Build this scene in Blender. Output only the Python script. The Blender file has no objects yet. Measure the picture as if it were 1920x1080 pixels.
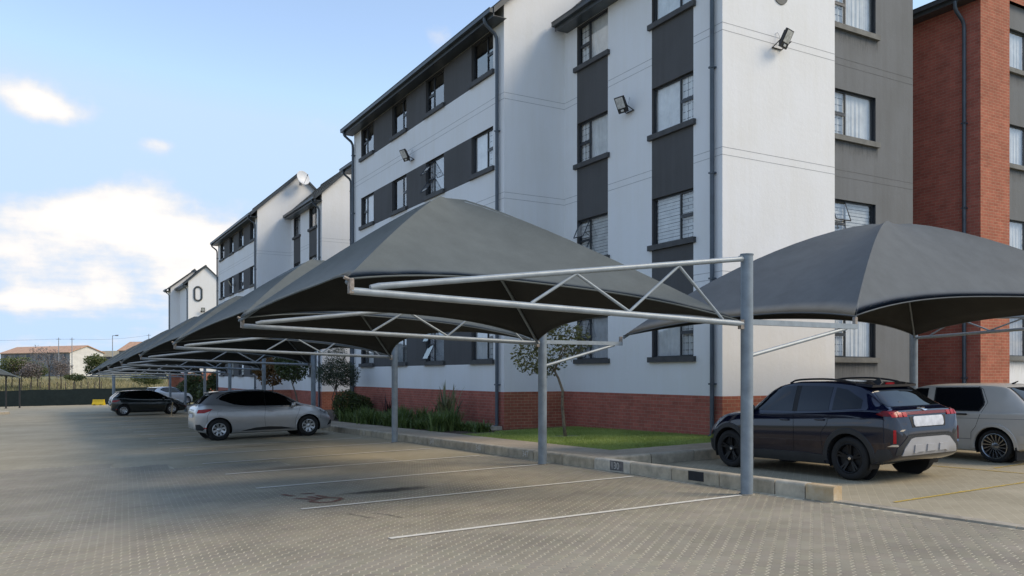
import bpy, bmesh, math, random
from mathutils import Vector, Matrix
from mathutils.bvhtree import BVHTree
R = random.Random(11)
SC = bpy.context.scene
COL = SC.collection
rad = math.radians
PI = math.pi

# ------------------------------------------------------------------ camera, world, sun, exposure
EYE = 1.6
YAW = 29.74
cam = bpy.data.cameras.new('camera')
cam.sensor_width = 36.0
cam.lens = 1540 / 1920 * 36
cam.shift_y = 162 / 1920
cam.clip_start = 0.1
cam.clip_end = 6000
cam_o = bpy.data.objects.new('camera', cam)
cam_o.location = (0, 0, EYE)
cam_o.rotation_euler = (rad(90), 0, rad(-YAW))
COL.objects.link(cam_o)
SC.camera = cam_o

SUN = Vector((0.40, -0.35, 0.45)).normalized()
SUN_EL = math.asin(SUN.z)
SUN_AZ = math.atan2(SUN.x, SUN.y)

world = bpy.data.worlds.new('World')
SC.world = world
world.use_nodes = True
wn = world.node_tree
wn.nodes.clear()


def wnode(t, **kw):
    n = wn.nodes.new(t)
    for k, v in kw.items():
        setattr(n, k, v)
    return n


def wmath(op, a, b=None, c=None, clamp=False):
    n = wnode('ShaderNodeMath', operation=op, use_clamp=clamp)
    for i, v in enumerate((a, b, c)):
        if v is None:
            continue
        if isinstance(v, (int, float)):
            n.inputs[i].default_value = v
        else:
            wn.links.new(v, n.inputs[i])
    return n.outputs[0]


def build_world():
    out = wnode('ShaderNodeOutputWorld')
    sky = wnode('ShaderNodeTexSky', sky_type='NISHITA')
    sky.sun_disc = False
    sky.sun_elevation = SUN_EL
    sky.sun_rotation = SUN_AZ
    sky.altitude = 1500
    sky.air_density = 1.0
    sky.dust_density = 0.6
    sky.ozone_density = 2.2
    bg = wnode('ShaderNodeBackground')
    bg.inputs[1].default_value = 0.100
    lim = wnode('ShaderNodeMix', data_type='RGBA', blend_type='DARKEN')
    lim.inputs['Factor'].default_value = 1.0
    wn.links.new(sky.outputs[0], lim.inputs['A'])
    lim.inputs['B'].default_value = (1.42, 2.18, 3.5, 1)
    wn.links.new(lim.outputs['Result'], bg.inputs[0])
    # clouds: fluffy noise seen as a layer, thicker toward the horizon
    tc = wnode('ShaderNodeTexCoord')
    sep = wnode('ShaderNodeSeparateXYZ')
    wn.links.new(tc.outputs['Generated'], sep.inputs[0])
    dx, dy, dz = sep.outputs
    den = wmath('ADD', wmath('MAXIMUM', dz, 0.0), 0.16)
    cx = wmath('DIVIDE', dx, den)
    cy = wmath('DIVIDE', dy, den)
    cmb = wnode('ShaderNodeCombineXYZ')
    wn.links.new(cx, cmb.inputs[0])
    wn.links.new(cy, cmb.inputs[1])
    wn.links.new(wmath('MULTIPLY', dz, 3.0), cmb.inputs[2])
    n1 = wnode('ShaderNodeTexNoise')
    n1.inputs['Scale'].default_value = 1.15
    n1.inputs['Detail'].default_value = 9
    n1.inputs['Roughness'].default_value = 0.56
    wn.links.new(cmb.outputs[0], n1.inputs['Vector'])
    n2 = wnode('ShaderNodeTexNoise')
    n2.inputs['Scale'].default_value = 9.0
    n2.inputs['Detail'].default_value = 8
    n2.inputs['Roughness'].default_value = 0.6
    wn.links.new(tc.outputs['Generated'], n2.inputs['Vector'])
    # more cover low in the sky
    low = wnode('ShaderNodeMapRange')
    low.inputs['From Min'].default_value = 0.0
    low.inputs['From Max'].default_value = 0.30
    low.inputs['To Min'].default_value = 0.10
    low.inputs['To Max'].default_value = -0.07
    wn.links.new(dz, low.inputs['Value'])
    dens = wmath('ADD', n1.outputs['Fac'], low.outputs[0])
    # single cumulus clouds standing at their own bearings: (azimuth from +Y, elevation, half widths, weight)
    for az, el, wa, we, k in CLOUDS:
        c = Vector((math.sin(rad(az)) * math.cos(rad(el)), math.cos(rad(az)) * math.cos(rad(el)), math.sin(rad(el))))
        t = Vector((math.cos(rad(az)), -math.sin(rad(az)), 0))
        u = c.cross(t)
        if u.z < 0:
            u = -u

        def dotp(v):
            d = wnode('ShaderNodeVectorMath', operation='DOT_PRODUCT')
            wn.links.new(tc.outputs['Generated'], d.inputs[0])
            d.inputs[1].default_value = v
            return d.outputs['Value']
        a = wmath('DIVIDE', dotp(t), math.sin(rad(wa)))
        e = wmath('DIVIDE', wmath('SUBTRACT', dotp(u), 0.0), math.sin(rad(we)))
        r2 = wmath('ADD', wmath('MULTIPLY', a, a), wmath('MULTIPLY', e, e))
        front = wmath('GREATER_THAN', dotp(c), 0.0)
        g = wmath('MULTIPLY', wmath('POWER', 2.718, wmath('MULTIPLY', r2, -1.0)), front)
        dens = wmath('ADD', dens, wmath('MULTIPLY', g, k))
    dens = wmath('ADD', dens, wmath('MULTIPLY', wmath('SUBTRACT', n2.outputs['Fac'], 0.5), 0.62))
    mr = wnode('ShaderNodeMapRange', interpolation_type='SMOOTHSTEP')
    mr.inputs['From Min'].default_value = 0.545
    mr.inputs['From Max'].default_value = 0.81
    wn.links.new(dens, mr.inputs['Value'])
    up = wmath('GREATER_THAN', dz, -0.02)
    fac = wmath('MULTIPLY', mr.outputs[0], up)
    fac = wmath('MULTIPLY_ADD', fac, 0.95, 0.0)
    bc = wnode('ShaderNodeBackground')
    cr = wnode('ShaderNodeMapRange')
    cr.inputs['From Min'].default_value = 0.6
    cr.inputs['From Max'].default_value = 0.95
    cr.inputs['To Min'].default_value = 0.66
    cr.inputs['To Max'].default_value = 0.95
    wn.links.new(dens, cr.inputs['Value'])
    bc.inputs[0].default_value = (0.93, 0.985, 1.12, 1)
    wn.links.new(wmath('MULTIPLY', cr.outputs[0], CLOUD_STRENGTH), bc.inputs[1])
    mix = wnode('ShaderNodeMixShader')
    wn.links.new(fac, mix.inputs[0])
    wn.links.new(bg.outputs[0], mix.inputs[1])
    wn.links.new(bc.outputs[0], mix.inputs[2])
    wn.links.new(mix.outputs[0], out.inputs[0])
    return bg


CLOUD_STRENGTH = 0.36
CLOUDS = [(-1.4, 16.5, 3.2, 1.6, 0.33), (0.8, 15.6, 2.2, 1.0, 0.27), (6.6, 14.4, 1.5, 0.7, 0.36), (24.6, 22.2, 1.5, 1.3, 0.30),
          (5.0, 9.9, 6.5, 1.9, 0.27), (-1.0, 8.0, 6.0, 2.2, 0.22), (9.0, 7.6, 5.5, 2.0, 0.22), (3.0, 5.2, 9.0, 1.5, 0.17)]
build_world()

sun = bpy.data.lights.new('sun', 'SUN')
sun.energy = 0.72
sun.angle = rad(28)
sun.color = (1.0, 0.95, 0.87)
sun_o = bpy.data.objects.new('sun', sun)
sun_o.rotation_euler = (-SUN).to_track_quat('-Z', 'Y').to_euler()
sun_o.location = (10, -10, 30)
COL.objects.link(sun_o)

SC.view_settings.view_transform = 'Standard'
SC.view_settings.look = 'None'
SC.view_settings.gamma = 1.0
SC.view_settings.use_curve_mapping = False
SC.view_settings.exposure = 1.86
SC.view_settings.use_white_balance = True
SC.view_settings.white_balance_temperature = 8050
SC.view_settings.white_balance_tint = 10
SC.cycles.use_denoising = True
SC.cycles.max_bounces = 7
SC.cycles.transparent_max_bounces = 12
SC.cycles.caustics_reflective = False
SC.cycles.caustics_refractive = False

# ------------------------------------------------------------------ helpers
TH = rad(YAW)
FWD = (math.sin(TH), math.cos(TH))
RGT = (math.cos(TH), -math.sin(TH))


def depth(x, y):
    return x * FWD[0] + y * FWD[1]


def lateral(x, y):
    return x * RGT[0] + y * RGT[1]


def place(d, lat):
    return (d * FWD[0] + lat * RGT[0], d * FWD[1] + lat * RGT[1])


SL = 0.017


def G(x, y):
    x = max(-40, min(40, x))
    y = max(-40, min(110, y))
    return EYE - (1.557 - SL * (x - 7.9) + SL * (y - 7.71))


def terrain(x, y):
    d = depth(x, y)
    g = G(x, y) - 0.06
    s = max(0, min(1, (d - 84.5) / 100))
    s = s * s * (3 - 2 * s) * 0.5 + s * 0.5
    return g * (1 - s) + (EYE + 0.05) * s


class MB:
    def __init__(self):
        self.v = []
        self.f = []
        self.mi = []
        self.M = None

    def add(self, vs, fs, mi=0):
        b = len(self.v)
        if self.M is not None:
            vs = [tuple(self.M @ Vector(p)) for p in vs]
        self.v.extend([tuple(p) for p in vs])
        self.f.extend([tuple(i + b for i in f) for f in fs])
        self.mi.extend([mi] * len(fs))
        return self

    def quad(self, a, b, c, d, mi=0):
        return self.add([a, b, c, d], [(0, 1, 2, 3)], mi)

    def box(self, x0, x1, y0, y1, z0, z1, mi=0, skip=()):
        vs = [(x0, y0, z0), (x1, y0, z0), (x1, y1, z0), (x0, y1, z0), (x0, y0, z1), (x1, y0, z1), (x1, y1, z1), (x0, y1, z1)]
        fs = [(0, 3, 2, 1), (4, 5, 6, 7), (0, 1, 5, 4), (1, 2, 6, 5), (2, 3, 7, 6), (3, 0, 4, 7)]
        fs = [f for i, f in enumerate(fs) if i not in skip]
        return self.add(vs, fs, mi)

    def cbox(self, c, s, ch=0.01, M=None):
        """box with chamfered edges, centre c, size s"""
        bm = bmesh.new()
        bmesh.ops.create_cube(bm, size=1)
        for v in bm.verts:
            v.co = Vector((v.co.x * s[0], v.co.y * s[1], v.co.z * s[2]))
        bmesh.ops.bevel(bm, geom=bm.edges[:], offset=ch, segments=2, affect='EDGES', profile=0.5)
        bm.verts.index_update()
        vs = [v.co.copy() for v in bm.verts]
        if M is not None:
            vs = [M @ v for v in vs]
        vs = [(v.x + c[0], v.y + c[1], v.z + c[2]) for v in vs]
        fs = [tuple(v.index for v in f.verts) for f in bm.faces]
        bm.free()
        return self.add(vs, fs)

    def tube(self, pts, r, n=10, caps=True, mi=0):
        pts = [Vector(p) for p in pts]
        if not isinstance(r, (list, tuple)):
            r = [r] * len(pts)
        rings = []
        prev = None
        for i, p in enumerate(pts):
            if i == 0:
                t = pts[1] - pts[0]
            elif i == len(pts) - 1:
                t = pts[-1] - pts[-2]
            else:
                t = (pts[i + 1] - p).normalized() + (p - pts[i - 1]).normalized()
            t = t.normalized() if t.length > 1e-9 else Vector((0, 0, 1))
            if prev is None:
                a = Vector((0, 0, 1)) if abs(t.z) < 0.9 else Vector((1, 0, 0))
                u = t.cross(a).normalized()
            else:
                u = (prev - t * prev.dot(t)).normalized()
            prev = u
            w = t.cross(u)
            rings.append([p + (u * math.cos(2 * PI * k / n) + w * math.sin(2 * PI * k / n)) * r[i] for k in range(n)])
        vs = [v for ring in rings for v in ring]
        fs = []
        for i in range(len(pts) - 1):
            for k in range(n):
                fs.append((i * n + k, i * n + (k + 1) % n, (i + 1) * n + (k + 1) % n, (i + 1) * n + k))
        if caps:
            fs.append(tuple(range(n))[::-1])
            fs.append(tuple((len(pts) - 1) * n + k for k in range(n)))
        return self.add(vs, fs, mi)

    def lathe(self, prof, n=32, axis='y', mi=0):
        """prof: list of (radius, height along axis)"""
        vs = []
        for (r, h) in prof:
            for k in range(n):
                a = 2 * PI * k / n
                if axis == 'y':
                    vs.append((r * math.cos(a), h, r * math.sin(a)))
                else:
                    vs.append((r * math.cos(a), r * math.sin(a), h))
        fs = []
        for i in range(len(prof) - 1):
            for k in range(n):
                fs.append((i * n + k, i * n + (k + 1) % n, (i + 1) * n + (k + 1) % n, (i + 1) * n + k))
        return self.add(vs, fs, mi)

    def build(self, name, mat, parent=None, smooth=False, off=None, angle=None):
        me = bpy.data.meshes.new(name)
        if off is None and parent is not None and 'base' in parent:
            off = parent['base']
        vs = self.v
        if off is not None:
            vs = [(p[0] - off[0], p[1] - off[1], p[2] - off[2]) for p in vs]
        me.from_pydata(vs, [], self.f)
        mats = mat if isinstance(mat, (list, tuple)) else [mat]
        for m in mats:
            me.materials.append(m)
        if len(mats) > 1:
            me.polygons.foreach_set('material_index', self.mi)
        if smooth or angle:
            me.polygons.foreach_set('use_smooth', [True] * len(me.polygons))
            if angle:
                me.set_sharp_from_angle(angle=rad(angle))
        me.update()
        o = bpy.data.objects.new(name, me)
        COL.objects.link(o)
        if parent is not None:
            o.parent = parent
            if 'base' in parent:
                o['base'] = list(parent['base'])
        return o


def tag(o, label=None, cat=None, group=None, kind=None):
    if label:
        o['label'] = label
    if cat:
        o['category'] = cat
    if group:
        o['group'] = group
    if kind:
        o['kind'] = kind
    return o


def thing(name, label, cat, loc=(0, 0, 0), rotz=0, group=None, world_parts=True):
    o = bpy.data.objects.new(name, None)
    o.empty_display_size = 0.2
    COL.objects.link(o)
    o.location = loc
    o.rotation_euler = (0, 0, rotz)
    tag(o, label, cat, group)
    if world_parts:
        o['base'] = list(loc)
    return o


def copy_tree(o, parent=None):
    c = o.copy()
    COL.objects.link(c)
    c.parent = parent
    for ch in list(o.children):
        copy_tree(ch, c)
    return c


# ------------------------------------------------------------------ materials
class NT:
    def __init__(self, m):
        self.t = m.node_tree

    def n(self, typ, **kw):
        nd = self.t.nodes.new(typ)
        for k, v in kw.items():
            setattr(nd, k, v)
        return nd

    def l(self, a, b):
        self.t.links.new(a, b)


MATS = {}


def pm(name, col, rough=0.6, metal=0.0, var=0.12, scale=4.0, bump=0.0, bscale=60.0, coat=0.0, spec=0.5, col2=None, dirt=0.0, detail=5, stretch=None, attr=None):
    if name in MATS:
        return MATS[name]
    m = bpy.data.materials.new(name)
    m.use_nodes = True
    t = NT(m)
    b = t.t.nodes['Principled BSDF']
    b.inputs['Roughness'].default_value = rough
    b.inputs['Metallic'].default_value = metal
    b.inputs['Specular IOR Level'].default_value = spec
    if coat:
        b.inputs['Coat Weight'].default_value = coat
        b.inputs['Coat Roughness'].default_value = 0.04
    geo = t.n('ShaderNodeNewGeometry')
    vec = geo.outputs['Position']
    if stretch:
        mp = t.n('ShaderNodeMapping')
        mp.inputs['Scale'].default_value = stretch
        t.l(vec, mp.inputs['Vector'])
        vec = mp.outputs[0]
    ns = t.n('ShaderNodeTexNoise')
    ns.inputs['Scale'].default_value = scale
    ns.inputs['Detail'].default_value = detail
    ns.inputs['Roughness'].default_value = 0.6
    t.l(vec, ns.inputs['Vector'])
    cr = t.n('ShaderNodeValToRGB')
    c2 = col2 or tuple(c * (1 - 2 * var) for c in col)
    c1 = col if col2 else tuple(min(1, c * (1 + var)) for c in col)
    cr.color_ramp.elements[0].position = 0.3
    cr.color_ramp.elements[1].position = 0.7
    cr.color_ramp.elements[0].color = (*c2, 1)
    cr.color_ramp.elements[1].color = (*c1, 1)
    t.l(ns.outputs['Fac'], cr.inputs[0])
    colout = cr.outputs[0]
    if attr:
        at = t.n('ShaderNodeAttribute', attribute_name=attr)
        mx = t.n('ShaderNodeMix', data_type='RGBA', blend_type='MULTIPLY')
        mx.inputs['Factor'].default_value = 1
        t.l(colout, mx.inputs['A'])
        t.l(at.outputs['Color'], mx.inputs['B'])
        colout = mx.outputs['Result']
    t.l(colout, b.inputs['Base Color'])
    if bump:
        nb = t.n('ShaderNodeTexNoise')
        nb.inputs['Scale'].default_value = bscale
        nb.inputs['Detail'].default_value = 4
        t.l(vec, nb.inputs['Vector'])
        bp = t.n('ShaderNodeBump')
        bp.inputs['Strength'].default_value = bump
        bp.inputs['Distance'].default_value = 0.01
        t.l(nb.outputs['Fac'], bp.inputs['Height'])
        t.l(bp.outputs[0], b.inputs['Normal'])
    MATS[name] = m
    return m


def mat_plaster(name, col, streak=0.10):
    """painted plaster with trowel unevenness, faint rain streaks and stains"""
    m = bpy.data.materials.new(name)
    m.use_nodes = True
    t = NT(m)
    b = t.t.nodes['Principled BSDF']
    b.inputs['Roughness'].default_value = 0.85
    b.inputs['Specular IOR Level'].default_value = 0.25
    geo = t.n('ShaderNodeNewGeometry')
    mp = t.n('ShaderNodeMapping')
    mp.inputs['Scale'].default_value = (2.2, 2.2, 0.16)
    t.l(geo.outputs['Position'], mp.inputs['Vector'])
    n1 = t.n('ShaderNodeTexNoise')
    n1.inputs['Scale'].default_value = 2.0
    n1.inputs['Detail'].default_value = 7
    n1.inputs['Roughness'].default_value = 0.65
    t.l(mp.outputs[0], n1.inputs['Vector'])
    n2 = t.n('ShaderNodeTexNoise')
    n2.inputs['Scale'].default_value = 0.8
    n2.inputs['Detail'].default_value = 6
    t.l(geo.outputs['Position'], n2.inputs['Vector'])
    ad = t.n('ShaderNodeMath', operation='ADD')
    t.l(n1.outputs['Fac'], ad.inputs[0])
    t.l(n2.outputs['Fac'], ad.inputs[1])
    cr = t.n('ShaderNodeValToRGB')
    cr.color_ramp.elements[0].position = 0.30
    cr.color_ramp.elements[1].position = 0.58
    c2 = tuple(c * (1 - 1.6 * streak) * k for c, k in zip(col, (1.0, 0.985, 0.95)))
    cr.color_ramp.elements[0].color = (*c2, 1)
    cr.color_ramp.elements[1].color = (*col, 1)
    hf = t.n('ShaderNodeMath', operation='MULTIPLY')
    hf.inputs[1].default_value = 0.5
    t.l(ad.outputs[0], hf.inputs[0])
    t.l(hf.outputs[0], cr.inputs[0])
    t.l(cr.outputs[0], b.inputs['Base Color'])
    n3 = t.n('ShaderNodeTexNoise')
    n3.inputs['Scale'].default_value = 7
    n3.inputs['Detail'].default_value = 10
    n3.inputs['Roughness'].default_value = 0.7
    t.l(geo.outputs['Position'], n3.inputs['Vector'])
    bp = t.n('ShaderNodeBump')
    bp.inputs['Strength'].default_value = 0.35
    bp.inputs['Distance'].default_value = 0.02
    t.l(n3.outputs['Fac'], bp.inputs['Height'])
    t.l(bp.outputs[0], b.inputs['Normal'])
    MATS[name] = m
    return m


def mat_brick(name, axis, c1, c2, mortar, bw=0.232, bh=0.086, joint=0.012, bump=0.6):
    """face brick in running bond; axis 'x': wall runs along world X, 'y': along world Y"""
    m = bpy.data.materials.new(name)
    m.use_nodes = True
    t = NT(m)
    b = t.t.nodes['Principled BSDF']
    b.inputs['Roughness'].default_value = 0.85
    b.inputs['Specular IOR Level'].default_value = 0.25
    geo = t.n('ShaderNodeNewGeometry')
    sp = t.n('ShaderNodeSeparateXYZ')
    t.l(geo.outputs['Position'], sp.inputs[0])
    cb = t.n('ShaderNodeCombineXYZ')
    t.l(sp.outputs[0 if axis == 'x' else 1], cb.inputs[0])
    t.l(sp.outputs[1 if axis == 'g' else 2], cb.inputs[1])
    if axis == 'g':
        t.l(sp.outputs[0], cb.inputs[0])
    br = t.n('ShaderNodeTexBrick')
    br.inputs['Color1'].default_value = (*c1, 1)
    br.inputs['Color2'].default_value = (*c2, 1)
    br.inputs['Mortar'].default_value = (*mortar, 1)
    br.inputs['Scale'].default_value = 1
    br.inputs['Mortar Size'].default_value = joint / 2
    br.inputs['Mortar Smooth'].default_value = 0.3
    br.inputs['Bias'].default_value = -0.1
    br.inputs['Brick Width'].default_value = bw
    br.inputs['Row Height'].default_value = bh
    t.l(cb.outputs[0], br.inputs['Vector'])
    ns = t.n('ShaderNodeTexNoise')
    ns.inputs['Scale'].default_value = 2.5
    ns.inputs['Detail'].default_value = 8
    ns.inputs['Roughness'].default_value = 0.7
    t.l(geo.outputs['Position'], ns.inputs['Vector'])
    mr = t.n('ShaderNodeMapRange')
    mr.inputs['From Min'].default_value = 0.3
    mr.inputs['From Max'].default_value = 0.7
    mr.inputs['To Min'].default_value = 0.75
    mr.inputs['To Max'].default_value = 1.12
    t.l(ns.outputs['Fac'], mr.inputs['Value'])
    mx = t.n('ShaderNodeMix', data_type='RGBA', blend_type='MULTIPLY')
    mx.inputs['Factor'].default_value = 1
    t.l(br.outputs['Color'], mx.inputs['A'])
    t.l(mr.outputs[0], mx.inputs['B'])
    t.l(mx.outputs['Result'], b.inputs['Base Color'])
    bp = t.n('ShaderNodeBump')
    bp.inputs['Strength'].default_value = bump
    bp.inputs['Distance'].default_value = 0.01
    bp.invert = True
    t.l(br.outputs['Fac'], bp.inputs['Height'])
    t.l(bp.outputs[0], b.inputs['Normal'])
    MATS[name] = m
    return m


def mat_glass(name, tint=(0.93, 0.95, 0.96), refl=1.0, ior=1.52, rough=0.01):
    m = bpy.data.materials.new(name)
    m.use_nodes = True
    t = NT(m)
    t.t.nodes.clear()
    out = t.n('ShaderNodeOutputMaterial')
    tr = t.n('ShaderNodeBsdfTransparent')
    tr.inputs[0].default_value = (*tint, 1)
    gl = t.n('ShaderNodeBsdfGlossy')
    gl.inputs['Roughness'].default_value = rough
    gl.inputs['Color'].default_value = (refl, refl, refl, 1)
    lw = t.n('ShaderNodeLayerWeight')
    lw.inputs['Blend'].default_value = 0.5
    pw = t.n('ShaderNodeMath', operation='POWER')
    pw.inputs[1].default_value = 2.6
    t.l(lw.outputs['Facing'], pw.inputs[0])
    fr = t.n('ShaderNodeMath', operation='MULTIPLY_ADD')
    fr.inputs[1].default_value = 0.85
    fr.inputs[2].default_value = 0.08
    t.l(pw.outputs[0], fr.inputs[0])
    ns = t.n('ShaderNodeTexNoise')
    ns.inputs['Scale'].default_value = 1.1
    bp = t.n('ShaderNodeBump')
    bp.inputs['Strength'].default_value = 0.03
    t.l(ns.outputs['Fac'], bp.inputs['Height'])
    t.l(bp.outputs[0], gl.inputs['Normal'])
    mx = t.n('ShaderNodeMixShader')
    t.l(fr.outputs[0], mx.inputs[0])
    t.l(tr.outputs[0], mx.inputs[1])
    t.l(gl.outputs[0], mx.inputs[2])
    t.l(mx.outputs[0], out.inputs[0])
    MATS[name] = m
    return m


def mat_worn(name, col, keep=0.55, scale=9.0, rough=0.8, soft=0.12, stretch=(1, 1, 1), alpha=1.0):
    """thin paint or stain that has worn off in patches"""
    m = bpy.data.materials.new(name)
    m.use_nodes = True
    t = NT(m)
    b = t.t.nodes['Principled BSDF']
    b.inputs['Base Color'].default_value = (*col, 1)
    b.inputs['Roughness'].default_value = rough
    geo = t.n('ShaderNodeNewGeometry')
    mp = t.n('ShaderNodeMapping')
    mp.inputs['Scale'].default_value = stretch
    t.l(geo.outputs['Position'], mp.inputs['Vector'])
    ns = t.n('ShaderNodeTexNoise')
    ns.inputs['Scale'].default_value = scale
    ns.inputs['Detail'].default_value = 8
    ns.inputs['Roughness'].default_value = 0.7
    t.l(mp.outputs[0], ns.inputs['Vector'])
    at = t.n('ShaderNodeAttribute', attribute_name='edge')
    ad = t.n('ShaderNodeMath', operation='ADD')
    t.l(ns.outputs['Fac'], ad.inputs[0])
    t.l(at.outputs['Fac'], ad.inputs[1])
    mr = t.n('ShaderNodeMapRange')
    mr.inputs['From Min'].default_value = 1 - keep - soft
    mr.inputs['From Max'].default_value = 1 - keep + soft
    mr.inputs['To Max'].default_value = alpha
    t.l(ad.outputs[0], mr.inputs['Value'])
    t.l(mr.outputs[0], b.inputs['Alpha'])
    MATS[name] = m
    return m


def mat_paving(name, ang, c1, c2, mortar, L=0.208, W=0.104, joint=0.010):
    """far paving seen too flat to pick the pavers apart"""
    m = bpy.data.materials.new(name)
    m.use_nodes = True
    t = NT(m)
    b = t.t.nodes['Principled BSDF']
    b.inputs['Roughness'].default_value = 0.85
    b.inputs['Specular IOR Level'].default_value = 0.3
    geo = t.n('ShaderNodeNewGeometry')
    vr = t.n('ShaderNodeVectorRotate', rotation_type='Z_AXIS')
    vr.inputs['Angle'].default_value = ang
    t.l(geo.outputs['Position'], vr.inputs['Vector'])
    br = t.n('ShaderNodeTexBrick')
    br.inputs['Color1'].default_value = (*c1, 1)
    br.inputs['Color2'].default_value = (*c2, 1)
    br.inputs['Mortar'].default_value = (*mortar, 1)
    br.inputs['Scale'].default_value = 1
    br.inputs['Mortar Size'].default_value = joint / 2
    br.inputs['Mortar Smooth'].default_value = 0.2
    br.inputs['Brick Width'].default_value = L
    br.inputs['Row Height'].default_value = W
    t.l(vr.outputs[0], br.inputs['Vector'])
    n1 = t.n('ShaderNodeTexNoise')
    n1.inputs['Scale'].default_value = 0.55
    n1.inputs['Detail'].default_value = 9
    n1.inputs['Roughness'].default_value = 0.65
    t.l(geo.outputs['Position'], n1.inputs['Vector'])
    cr = t.n('ShaderNodeValToRGB')
    cr.color_ramp.elements[0].position = 0.32
    cr.color_ramp.elements[1].position = 0.68
    cr.color_ramp.elements[0].color = (0.80, 0.78, 0.72, 1)
    cr.color_ramp.elements[1].color = (1.08, 1.06, 1.03, 1)
    t.l(n1.outputs['Fac'], cr.inputs[0])
    mx = t.n('ShaderNodeMix', data_type='RGBA', blend_type='MULTIPLY')
    mx.inputs['Factor'].default_value = 1
    t.l(br.outputs['Color'], mx.inputs['A'])
    t.l(cr.outputs[0], mx.inputs['B'])
    t.l(mx.outputs['Result'], b.inputs['Base Color'])
    bp = t.n('ShaderNodeBump')
    bp.inputs['Strength'].default_value = 0.5
    bp.inputs['Distance'].default_value = 0.006
    bp.invert = True
    t.l(br.outputs['Fac'], bp.inputs['Height'])
    t.l(bp.outputs[0], b.inputs['Normal'])
    MATS[name] = m
    return m


def mat_shadecloth(name, col, var=0.18):
    m = bpy.data.materials.new(name)
    m.use_nodes = True
    t = NT(m)
    b = t.t.nodes['Principled BSDF']
    b.inputs['Roughness'].default_value = 0.8
    b.inputs['Specular IOR Level'].default_value = 0.3
    geo = t.n('ShaderNodeNewGeometry')
    n1 = t.n('ShaderNodeTexNoise')
    n1.inputs['Scale'].default_value = 2.6
    n1.inputs['Detail'].default_value = 8
    n1.inputs['Roughness'].default_value = 0.62
    t.l(geo.outputs['Position'], n1.inputs['Vector'])
    mp = t.n('ShaderNodeMapping')
    mp.inputs['Scale'].default_value = (30, 9, 9)
    t.l(geo.outputs['Position'], mp.inputs['Vector'])
    n2 = t.n('ShaderNodeTexNoise')
    n2.inputs['Scale'].default_value = 6
    n2.inputs['Detail'].default_value = 4
    t.l(mp.outputs[0], n2.inputs['Vector'])
    mx0 = t.n('ShaderNodeMix', data_type='FLOAT')
    mx0.inputs['Factor'].default_value = 0.4
    t.l(n1.outputs['Fac'], mx0.inputs['A'])
    t.l(n2.outputs['Fac'], mx0.inputs['B'])
    cr = t.n('ShaderNodeValToRGB')
    cr.color_ramp.elements[0].position = 0.34
    cr.color_ramp.elements[1].position = 0.66
    cr.color_ramp.elements[0].color = (*[c * (1 - var) for c in col], 1)
    cr.color_ramp.elements[1].color = (*[c * (1 + var) for c in col], 1)
    t.l(mx0.outputs['Result'], cr.inputs[0])
    t.l(cr.outputs[0], b.inputs['Base Color'])
    bp = t.n('ShaderNodeBump')
    bp.inputs['Strength'].default_value = 0.15
    bp.inputs['Distance'].default_value = 0.01
    t.l(n2.outputs['Fac'], bp.inputs['Height'])
    t.l(bp.outputs[0], b.inputs['Normal'])
    MATS[name] = m
    return m


def mat_leaf(name, c1, c2, rough=0.5):
    m = bpy.data.materials.new(name)
    m.use_nodes = True
    t = NT(m)
    b = t.t.nodes['Principled BSDF']
    b.inputs['Roughness'].default_value = rough
    at = t.n('ShaderNodeAttribute', attribute_name='tint')
    cr = t.n('ShaderNodeValToRGB')
    cr.color_ramp.elements[0].color = (*c1, 1)
    cr.color_ramp.elements[1].color = (*c2, 1)
    t.l(at.outputs['Fac'], cr.inputs[0])
    t.l(cr.outputs[0], b.inputs['Base Color'])
    tl = t.n('ShaderNodeBsdfTranslucent')
    t.l(cr.outputs[0], tl.inputs[0])
    mx = t.n('ShaderNodeMixShader')
    mx.inputs[0].default_value = 0.25
    out = t.t.nodes['Material Output']
    t.l(b.outputs[0], mx.inputs[1])
    t.l(tl.outputs[0], mx.inputs[2])
    t.l(mx.outputs[0], out.inputs[0])
    MATS[name] = m
    return m


def set_attr(o, name, vals, domain='FACE'):
    a = o.data.attributes.new(name, 'FLOAT', domain)
    a.data.foreach_set('value', vals)


M_WHITE = mat_plaster('white_plaster', (0.80, 0.795, 0.79), 0.03)
M_DARK = mat_plaster('charcoal_plaster', (0.100, 0.098, 0.098), 0.12)
M_GREY = mat_plaster('mid_grey_plaster', (0.178, 0.183, 0.186), 0.12)
M_BRICK_Y = mat_brick('face_brick_long', 'y', (0.50, 0.145, 0.105), (0.40, 0.112, 0.080), (0.44, 0.27, 0.20))
M_BRICK_X = mat_brick('face_brick_end', 'x', (0.47, 0.150, 0.092), (0.38, 0.115, 0.070), (0.50, 0.33, 0.21))
M_RAIN = mat_worn('rain_stain', (0.06, 0.06, 0.055), keep=0.40, scale=3.0, stretch=(9, 9, .7), alpha=.55, soft=.25)
M_JOINT = pm('plaster_joint', (0.42, 0.42, 0.42), 0.9)
M_SILL = pm('sill_paint', (0.075, 0.074, 0.074), 0.75, var=0.15, bump=0.2)
M_SILL2 = pm('sill_paint_grey', (0.17, 0.168, 0.155), 0.75, var=0.15, bump=0.2)
M_FRAME = pm('window_frame_paint', (0.035, 0.04, 0.046), 0.4, var=0.1)
M_BAR = pm('burglar_bar_paint', (0.03, 0.03, 0.032), 0.5)
M_GLASS = mat_glass('window_glass')
M_CURT = pm('curtain_white', (0.80, 0.79, 0.76), 0.9, var=0.10, scale=3)
M_CURT2 = pm('curtain_grey', (0.45, 0.46, 0.47), 0.9, var=0.15, scale=3)
M_ROOM = pm('room_dark', (0.03, 0.03, 0.032), 0.9)
M_BLIND = pm('blind_slats', (0.62, 0.62, 0.60), 0.7)
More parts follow.
